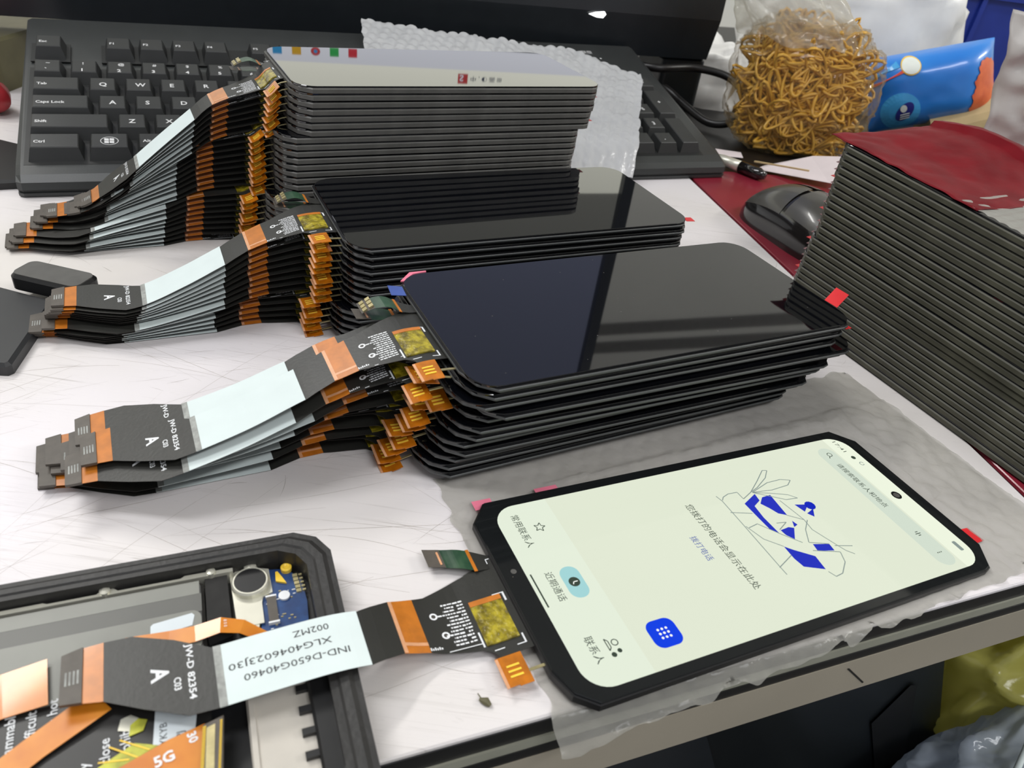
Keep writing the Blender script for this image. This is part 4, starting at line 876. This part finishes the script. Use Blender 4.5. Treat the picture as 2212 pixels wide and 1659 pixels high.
link('wrapper', plain_mesh('wrapper', V_, F_, ['pack_blue'], None, True), pack)
b = MB()
def decal(pts, m, lift):                            # convex decal, subdivided fan on the pack surface
    cx = sum(p[0] for p in pts) / len(pts); cy = sum(p[1] for p in pts) / len(pts); n = len(pts); R_ = 5; V2 = [tuple(pk(cx, cy, -1, lift) - Vector((339, 742, 5)))]; F2 = []
    for r in range(1, R_ + 1): V2 += [tuple(pk(cx + (x - cx) * r / R_, cy + (y - cy) * r / R_, -1, lift) - Vector((339, 742, 5))) for x, y in pts]
    for i in range(n):
        j = (i + 1) % n; F2.append((0, 1 + i, 1 + j))
        for r in range(R_ - 1): F2.append((1 + r * n + i, 1 + (r + 1) * n + i, 1 + (r + 1) * n + j, 1 + r * n + j))
    b.add(V2, F2, m)
def ell(cx, cy, rx, ry, n=26, wob=0.0, rot=0.0):
    out = []
    for i in range(n):
        a = 2 * math.pi * i / n; r = 1 + wob * math.sin(a * 9); x, y = rx * r * math.cos(a), ry * r * math.sin(a); out.append((cx + x * math.cos(rot) - y * math.sin(rot), cy + x * math.sin(rot) + y * math.cos(rot)))
    return out
decal(ell(-.56, -.45, .30, .50), 'pack_light', .02); decal(ell(-.50, -.47, .12, .26, rot=-.3), 'pack_navy', .035)
decal(ell(-.52, -.38, .05, .10), 'pack_white', .05)
for k in range(3): decal([(-.57, -.56 - k * .06), (-.43, -.53 - k * .06), (-.43, -.505 - k * .06), (-.57, -.535 - k * .06)], 'pack_white', .05)
decal([(-.98, .22), (-.42, .58), (-.44, .66), (-.98, .31)], 'pack_red', .03); decal([(-.98, .38), (-.52, .70), (-.55, .86), (-.98, .55)], 'pack_light', .025)
decal(ell(-.36, .70, .15, .24), 'gold_bright', .03); decal(ell(-.36, .70, .135, .21), 'pack_white', .045)
b.obj('printed_pattern', pack); b = MB()
for cx, cy, rx, ry in ((.80, .30, .14, .26), (.76, -.05, .17, .28), (.72, -.40, .18, .30), (.66, -.72, .16, .22), (.88, .02, .10, .5), (.85, -.5, .11, .4)): decal(ell(cx, cy, rx, ry, wob=.08), 'pack_orange', .03)
b.obj('printed_flower', pack)
M['beige_cloth'] = mat('beige_fabric', (200, 176, 130), .7, var=.08, scale=50)
t = thing('adhesive_tape_roll', 'beige roll lying under the right end of the tissue pack', 'roll', (398, 738, 0))
def rollp(x0, x1, r, m, nm, ox=0):
    b = MB(); pts = [(x0 + (x1 - x0) * k / 6, 0 + ox, 20 + 12 + (x0 + (x1 - x0) * k / 6) * .42) for k in range(7)]; b.tube(pts, r, m, 24); return b.obj(nm, t, smooth=False)
rollp(-50, 34, 24, 'beige_cloth', 'roll_body'); rollp(34, 42, 16, 'mesh_white', 'end_cap'); rollp(42, 58, 18, 'beige_cloth', 'roll_end')
# pale bag at the right edge
def bagr(u, v):
    z = 130 * v; x = 318 + 34 * (1 - v) * 0 + u * 150 - (1 - v) * 0; y = 596 - u * 60
    x0 = interp([(0, 350), (12, 352), (34, 330), (41, 315), (75, 312), (121, 306), (130, 306)], z)
    return (x0 + u * 140, y + 14 * noise.noise(Vector((u * 4, v * 4, 1))) + 6 * noise.noise(Vector((u * 11, v * 11, 4))) - 18 * math.sin(math.pi * v) , z + 4 * noise.noise(Vector((u * 5, v * 3, 8))))
o = sheet('pale_plastic_bag', bagr, 60, 50, 'grey_film'); tag(o, 'pale pinkish grey plastic bag standing at the right edge', 'bag')
md = o.modifiers.new('t', 'SOLIDIFY'); md.thickness = .0005
# mouse
M['gloss_black'] = mat('gloss_black', (24, 22, 22), .12, var=.1, coat=.6, scale=20)
M['mouse_grey'] = mat('mouse_shell', (70, 68, 64), .28, var=.08, scale=40, coat=.3)
mo = thing('computer_mouse', 'black glossy computer mouse on maroon mat beside the right stack', 'mouse', (166, 452, 0.1), R(-64))
def ms(u, v, k=1.0, lift=0):
    x = -48 + 96 * u; w = 26 * (1 - abs(2 * u - 1) ** 3.2) ** .5 * (1 - .10 * math.sin(math.pi * u)); a = math.pi * v
    h = 31 * (1 - abs(2 * u - 1.12) ** 2.4 / 1.4) ** .8 if abs(2 * u - 1.12) < 1.14 else 0; h = max(h, 0)
    return (x, -w * math.cos(a) * k, max(0, (h + lift) * math.sin(a) ** .75))
def mm(name, fn, m, nu=36, nv=24):
    V_ = [fn(i / nu, j / nv) for j in range(nv + 1) for i in range(nu + 1)]; w = nu + 1
    return link(name, plain_mesh(name, V_, [(j * w + i, j * w + i + 1, (j + 1) * w + i + 1, (j + 1) * w + i) for j in range(nv) for i in range(nu)], [m], None, True), mo)
mm('body', lambda u, v: ms(u, v), 'gloss_black')
mm('left_button', lambda u, v: ms(.03 + .46 * u, .52 + .34 * v, 1.0, 1.0), 'mouse_grey', 16, 10); mm('right_button', lambda u, v: ms(.03 + .46 * u, .14 + .34 * v, 1.0, 1.0), 'mouse_grey', 16, 10)
mm('palm_rest', lambda u, v: ms(.52 + .42 * u, .16 + .68 * v, 1.0, 1.0), 'mouse_grey', 16, 12)
b = MB(); b.tube([(-22, -2.4, 20), (-22, 2.4, 20)], 5, 'rubber', 16); b.obj('scroll_wheel', mo)
# tweezers or pen beside it, paper strips
b = MB(); b.tube([(130, 584, 4.5), (141, 575, 4.5), (150, 567, 4.5)], [3.4, 4.2, 4.2], 'mid_metal', 12); o = b.obj('pen_barrel', smooth=True)
t = thing('pen', 'short silver and black pen lying behind the mouse', 'pen', (130, 584, 0)); b = MB()
bpy.data.objects.remove(o)
b = MB(); b.tube([(0, 0, 4.5), (6, -5, 4.6), (18, -15, 4.6)], [3.0, 4.2, 4.2], 'mid_metal', 14); b.obj('barrel', t, smooth=True)
b = MB(); b.tube([(18, -15, 4.6), (30, -26, 4.6), (34, -29.5, 4.5)], [4.5, 4.5, 2.5], 'gloss_black', 14); b.obj('cap', t, smooth=True)
M['paper_pale'] = mat('paper_pale', (226, 214, 214), .7, var=.03)
b = MB(); b.prism([(138.8, 605.1), (158.1, 607.9), (158.7, 622.5), (137.6, 622.6)], .15, .4, 'paper_pale'); tag(b.obj('paper_strip'), 'short white paper strip on the maroon mat behind the keyboard corner', 'paper')
b = MB(); b.add([(163, 583, .4), (214, 556, 6), (236, 578, 22), (206, 592, 14), (172, 594, .6)], [(0, 1, 2, 3, 4)], 'paper_pale'); b.add([(163, 583, .2), (214, 556, 5.8), (236, 578, 21.8), (206, 592, 13.8), (172, 594, .4)], [(4, 3, 2, 1, 0)], 'paper_pale')
tag(b.obj('paper_sheet'), 'pale pink paper sheet between rubber band bag and the right stack', 'paper')
b = ribbon('f', [(160, 580, 7.4), (176, 571, 9.5), (196, 560, 12.0)], 1.6, 'beige_cloth', None, th=1.0); tag(b.obj('wooden_stick'), 'thin pale wooden stick behind the mouse', 'stick')
# film lying on the right stack
M['maroon_film'] = mat('maroon_film', (98, 12, 22), .5, rgb2=(114, 18, 28), scale=60, bump=.4, bscale=90, spec=.12)
CR = Vector((130.6, 354.9)); RX = Vector((math.cos(RA), math.sin(RA))); RY = Vector((-RX.y, RX.x))
def onr(x, y): p = CR + RX * x + RY * y; return (p.x, p.y)
def mf_(u, v):
    x = -4 + 80 * u; y = 1.6 + 1.5 * noise.noise(Vector((u * 6, 0, 4))) + v * 73; x += (4 * noise.noise(Vector((v * 4, 3, 1))) + v * 6) * u; zt_ = -.05 * x
    p = onr(x, y); return (p[0], p[1], zt_ + 87.5 + 1.1 * abs(noise.noise(Vector((u * 7, v * 5, 2)))) + 7 * math.sin(math.pi * min(1, max(0, (v - .35) / .65)) / 2) * math.sin(math.pi * min(1, .12 + u)) + (2.5 if v > .9 else 0))
o = sheet('maroon_film_sheet', mf_, 60, 36, 'maroon_film'); tag(o, 'crinkled dark red film lying on top of the right-hand stack', 'film'); md = o.modifiers.new('t', 'SOLIDIFY'); md.thickness = .0003
def gf_(u, v):
    x = 66 + 94 * u; y0 = 2 + 2 * math.sin(6 * v); y1 = 70; p = onr(x, y0 + (y1 - y0) * v)
    return (p[0], p[1], -.05 * x + 87.3 + .5 * abs(math.sin(u * 60 + v * 3)) * (1 - .5 * v))
o = sheet('clear_film_sheet', gf_, 90, 16, 'wrap'); tag(o, 'creased translucent grey film on the right-hand stack beside the red film', 'film')
# left edge
M['red_plastic'] = mat('red_plastic', (156, 40, 46), .35, var=.2, scale=90)
b = MB(); b.tube([(-392, 480, 11), (-372, 474, 11), (-354, 466, 11), (-346, 462, 10)], [10, 11, 10.5, 5], 'red_plastic', 16); tag(b.obj('red_tool_handle', smooth=True), 'dark red rounded tool handle at the left edge beside the keyboard', 'tool')
M['olive'] = mat('olive_card', (92, 88, 62), .6, var=.2, scale=30)
b = MB(); b.prism(rrect(-470, 506, -378, 600, 6), 0, 34, 'olive', bev=2); tag(b.obj('olive_box'), 'dull olive box at the left edge behind the red handle', 'box')
b = MB(); b.prism([(-420, 375), (-290, 352), (-268, 366), (-262, 392), (-286, 408), (-420, 436)], 0, 5, 'rubber', bev=1.5); tag(b.obj('black_strap'), 'flat black strap poking out from under the keyboard at left edge', 'strap')
M['slab'] = mat('slab_grey', (40, 41, 43), .45, var=.1, scale=40)
b = MB(); b.prism([(-250, 196), (-181, 207), (-180, 209), (-190, 250), (-194, 254), (-270, 268)], 0, 5, 'slab', bev=1.2)
tag(b.obj('dark_tablet_case'), 'dark grey flat case at the left edge under cable ends', 'case')
t = thing('small_phone', 'small dark phone with rounded corner lying on the grey case at left edge', 'phone', (-181.5, 255, 5.1), R(172))
b = MB(); b.prism(rrect(-2, -13, 30, 2, 4.0), 0, 6.4, 'panel_black', bev=1.2); b.obj('body', t)
b = MB(); b.prism(rrect(-.8, -11.8, 28.8, .8, 3.2), 6.4, 6.8, 'panel_grey'); b.obj('back_cover', t)
b = MB(); b.tube([(3.2, 107.4, .8), (5, 107.0, .9), (6.2, 106.2, .6)], [.4, 1.1, .5], 'olive', 8); b.stroke([(2.6, 109), (3.8, 107.6)], .3, .7, 'olive'); tag(b.obj('debris'), 'tiny brown crumb on the white mat before the lit display', 'debris')
# stickers that mark single panels
def panel_of(lbl): return [o for o in bpy.data.objects if o.get('label') == lbl][0]
p4 = panel_of('black phone display panel, topmost of the front dark stack')
b = MB(); rd = random.Random(2)
for k in range(26):
    x, y = rd.uniform(8, 156), rd.uniform(5, 71); b.flat(circ(x, y, rd.uniform(.1, .38), 6, rd.uniform(.08, .25)), 2.93, 'panel_grey')
o = b.obj('dust_specks', p4); o['kind'] = 'stuff'
b = MB(); b.prism([(-5.2, 61.5), (-.2, 60), (.4, 66.5), (-4.4, 68.5)], 2.6, 2.8, 'blue_tape', ); b.obj('blue_tape', p4)
b = MB(); b.prism([(1.2, 70.5), (2.4, 70.2), (7.4, 74.8), (13, 75.6), (13, 76.2), (6.6, 76.2)], 2.4, 2.9, 'pink_tab'); b.obj('pull_tab', p4, label='pink pull tab')
b = MB(); b.add([(163.2, 12.2, 3.02), (162.8, 18.6, 3.02), (170.4, 21.2, 6.4), (171.2, 15.0, 6.2)], [(0, 3, 2, 1)], 'red_tab'); b.add([(163.2, 12.2, 2.9), (162.8, 18.6, 2.9), (170.4, 21.2, 6.25), (171.2, 15.0, 6.05)], [(0, 1, 2, 3)], 'red_tab'); b.obj('pull_tab', p4, label='bright red pull tab')
p3 = panel_of('black phone display panel, topmost of the middle stack')
b = MB(); b.prism([(163, 6), (167.4, 5.2), (168.0, 9.6), (163.4, 10.2)], 1.0, 1.15, 'red_tab'); b.obj('pull_tab', p3)

# ------------------------------------------------------------------ below the desk
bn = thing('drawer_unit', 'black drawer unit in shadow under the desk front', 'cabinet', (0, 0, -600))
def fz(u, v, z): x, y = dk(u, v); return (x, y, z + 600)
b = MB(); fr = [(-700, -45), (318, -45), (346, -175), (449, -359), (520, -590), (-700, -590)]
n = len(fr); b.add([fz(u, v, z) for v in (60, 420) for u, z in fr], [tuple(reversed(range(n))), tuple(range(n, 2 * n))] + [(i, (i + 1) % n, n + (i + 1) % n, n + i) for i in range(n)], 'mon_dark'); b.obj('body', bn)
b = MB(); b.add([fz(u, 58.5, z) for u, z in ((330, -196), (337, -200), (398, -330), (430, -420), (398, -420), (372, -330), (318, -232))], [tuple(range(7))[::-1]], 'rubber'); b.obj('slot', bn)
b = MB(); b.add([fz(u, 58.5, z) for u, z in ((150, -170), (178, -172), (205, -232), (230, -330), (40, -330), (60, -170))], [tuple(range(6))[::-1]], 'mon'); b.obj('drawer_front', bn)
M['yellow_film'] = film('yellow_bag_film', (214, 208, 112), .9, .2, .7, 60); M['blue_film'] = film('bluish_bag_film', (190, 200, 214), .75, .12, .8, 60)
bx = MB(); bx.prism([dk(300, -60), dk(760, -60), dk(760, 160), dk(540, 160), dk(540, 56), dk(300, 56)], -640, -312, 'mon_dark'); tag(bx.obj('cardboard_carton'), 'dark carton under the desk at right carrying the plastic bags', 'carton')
tag(blob('yellow_plastic_bag', (388, 350, -246), ((66, 20, 0), (-16, 44, 0), (0, 0, 60)), 'yellow_film', .3, 2.4, seed=4), 'translucent yellow plastic bag under the desk corner at right', 'bag')
tag(blob('blue_plastic_bag', (345, 258, -264), ((66, 26, 8), (-18, 32, 0), (0, 0, 48)), 'blue_film', .22, 2.2, seed=14), 'crumpled bluish clear plastic bag in the lower right corner', 'bag')
tag(ob_tube('white_cable', [(392, 300, -205), (352, 284, -206), (334, 270, -203), (318, 250, -206), (300, 225, -225), (290, 200, -300)], 1.8, 'label', 8), 'thin white cable over the bluish bag, lower right corner', 'cable')
